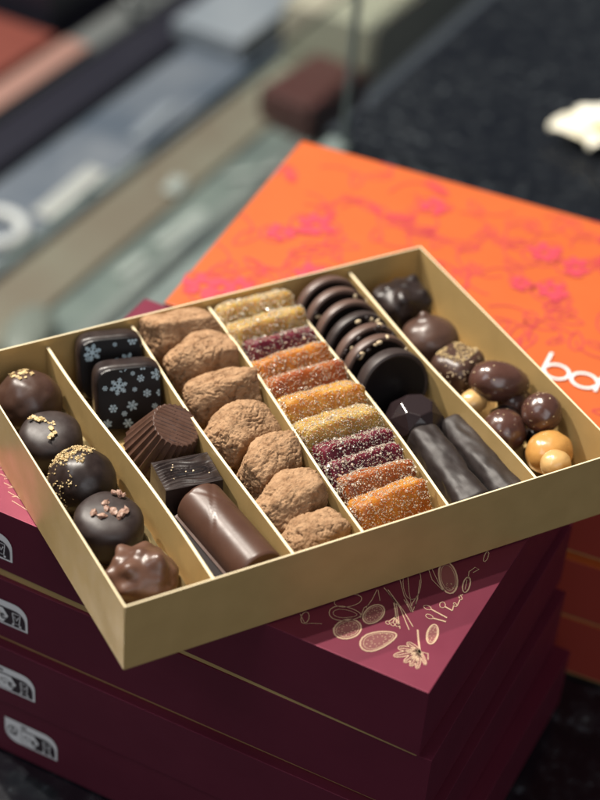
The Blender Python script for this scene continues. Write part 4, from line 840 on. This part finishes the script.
def blk(d):
    return boxy(d, (.0128, .0115, .0120), 3.6)*(1+.03*fbm(d+Vector((9, 0, 0)), 1.8, 2))
o = lump("gold_dusted_praline", blk, MID, 5); place(o, T(.2245, .1000, .0195, 25, -6)); tag(o, "square edged praline with gold crumbs dusted over its top, behind the almond", "chocolate")
scatter(o, 330, (.15, .25, 1), .86, .0003, .0007, GFLAKE, "gold_crumb", 1, .2, (150, -.12))
scatter(o, 130, (-.6, -.8, .4), .35, .0003, .0006, SEED, "gold_crumb", 1, .2)
DR = "glossy brown coated nuts"
def dragee(name, ax, M, label, m_=DRAGEE, seed=0, specks=30, group=None, pt=0):
    def f(d):
        k = 1+.035*fbm(d+Vector((seed, 1, 2)), 1.3, 2)+.006*fbm(d+Vector((seed, 1, 2)), 6, 2)
        return Vector((d.x*ax[0]*k, d.y*ax[1]*k*(1-pt*d.x), d.z*ax[2]*k*(1-pt*d.x)))
    o = lump(name, f, m_, 5); place(o, M); tag(o, label, "coated nut", group)
    if specks: grains("pale_fleck", surf_samples(o, specks, lambda n, c: noise.noise(c*500) > 0), .0003, .0006, SEED, o, .3, .15)
    return o
dragee("coated_almond", (.0150, .0104, .0098), T(.2335, .0772, .0275, -26, 0, 4), "large glossy brown coated almond lying on top of the round nuts", seed=1, pt=.16)
dragee("coated_nut", (.0112, .0110, .0108), T(.2222, .0535, .0175), "round glossy brown coated nut beside the divider, below the almond", seed=2)
dragee("coated_nut", (.0098, .0098, .0098), T(.2385, .0475, .0285), "round glossy brown coated nut against the right wall of the tray", seed=3)
dragee("coated_nut", (.0090, .0090, .0092), T(.2400, .0700, .0160), "round brown coated nut nearly hidden behind the almond by the right wall", seed=4, specks=6)
dragee("coated_nut", (.0068, .0068, .0065), T(.2400, .0480, .0122), "dark coated nut at the floor under the round nut by the right wall", DARK, seed=15, specks=0)
dragee("coated_nut", (.0090, .0095, .0085), T(.2325, .0330, .0145), "dark coated nut at the bottom beneath the golden ones", DARK, seed=5, specks=0)
dragee("coated_nut", (.0085, .0080, .0078), T(.2300, .0640, .0135), "dark coated nut deep between the two round brown ones", DARK, seed=7, specks=0)
dragee("golden_nut", (.0080, .0062, .0060), T(.2195, .0770, .0195, 10), "small golden coated nut wedged against the divider left of the almond", CARAMELP, seed=6, specks=0)
dragee("golden_nut", (.0118, .0108, .0100), T(.2305, .0275, .0215, 20), "large caramel coloured coated nut in the near right corner", CARAMEL, seed=8, specks=4)
dragee("golden_nut", (.0075, .0070, .0066), T(.2245, .0145, .0265), "small pale golden coated nut sitting in front of the large caramel one", CARAMELP, seed=9, specks=0)

# loose cocoa and sugar on the tray floor
random.seed(77)
def crumbs(name, k, n, v0, v1, smin, smax, m_, label, cat):
    pts = []
    for _ in range(n):
        v = random.uniform(v0, v1); l, r_ = col_u(k, v); pts.append((Vector((random.uniform(l+.001, r_-.001), v, FL+.0002)), Vector((0, 0, 1))))
    o = grains(name, pts, smin, smax, m_, None, 1, .1); place(o, TRAY); tag(o, label, cat)
crumbs("cocoa_dust", 2, 420, .004, .178, .0003, .0011, COCOA, "loose cocoa powder and crumbs on the tray floor around the truffles", "cocoa dust")
crumbs("loose_sugar", 3, 260, .004, .178, .0003, .0007, SUGAR, "loose sugar grains on the tray floor under the jellies", "sugar")
crumbs("gold_dust", 0, 80, .010, .170, .0003, .0008, GFLAKE, "loose golden crumbs on the tray floor in the left row", "crumbs")
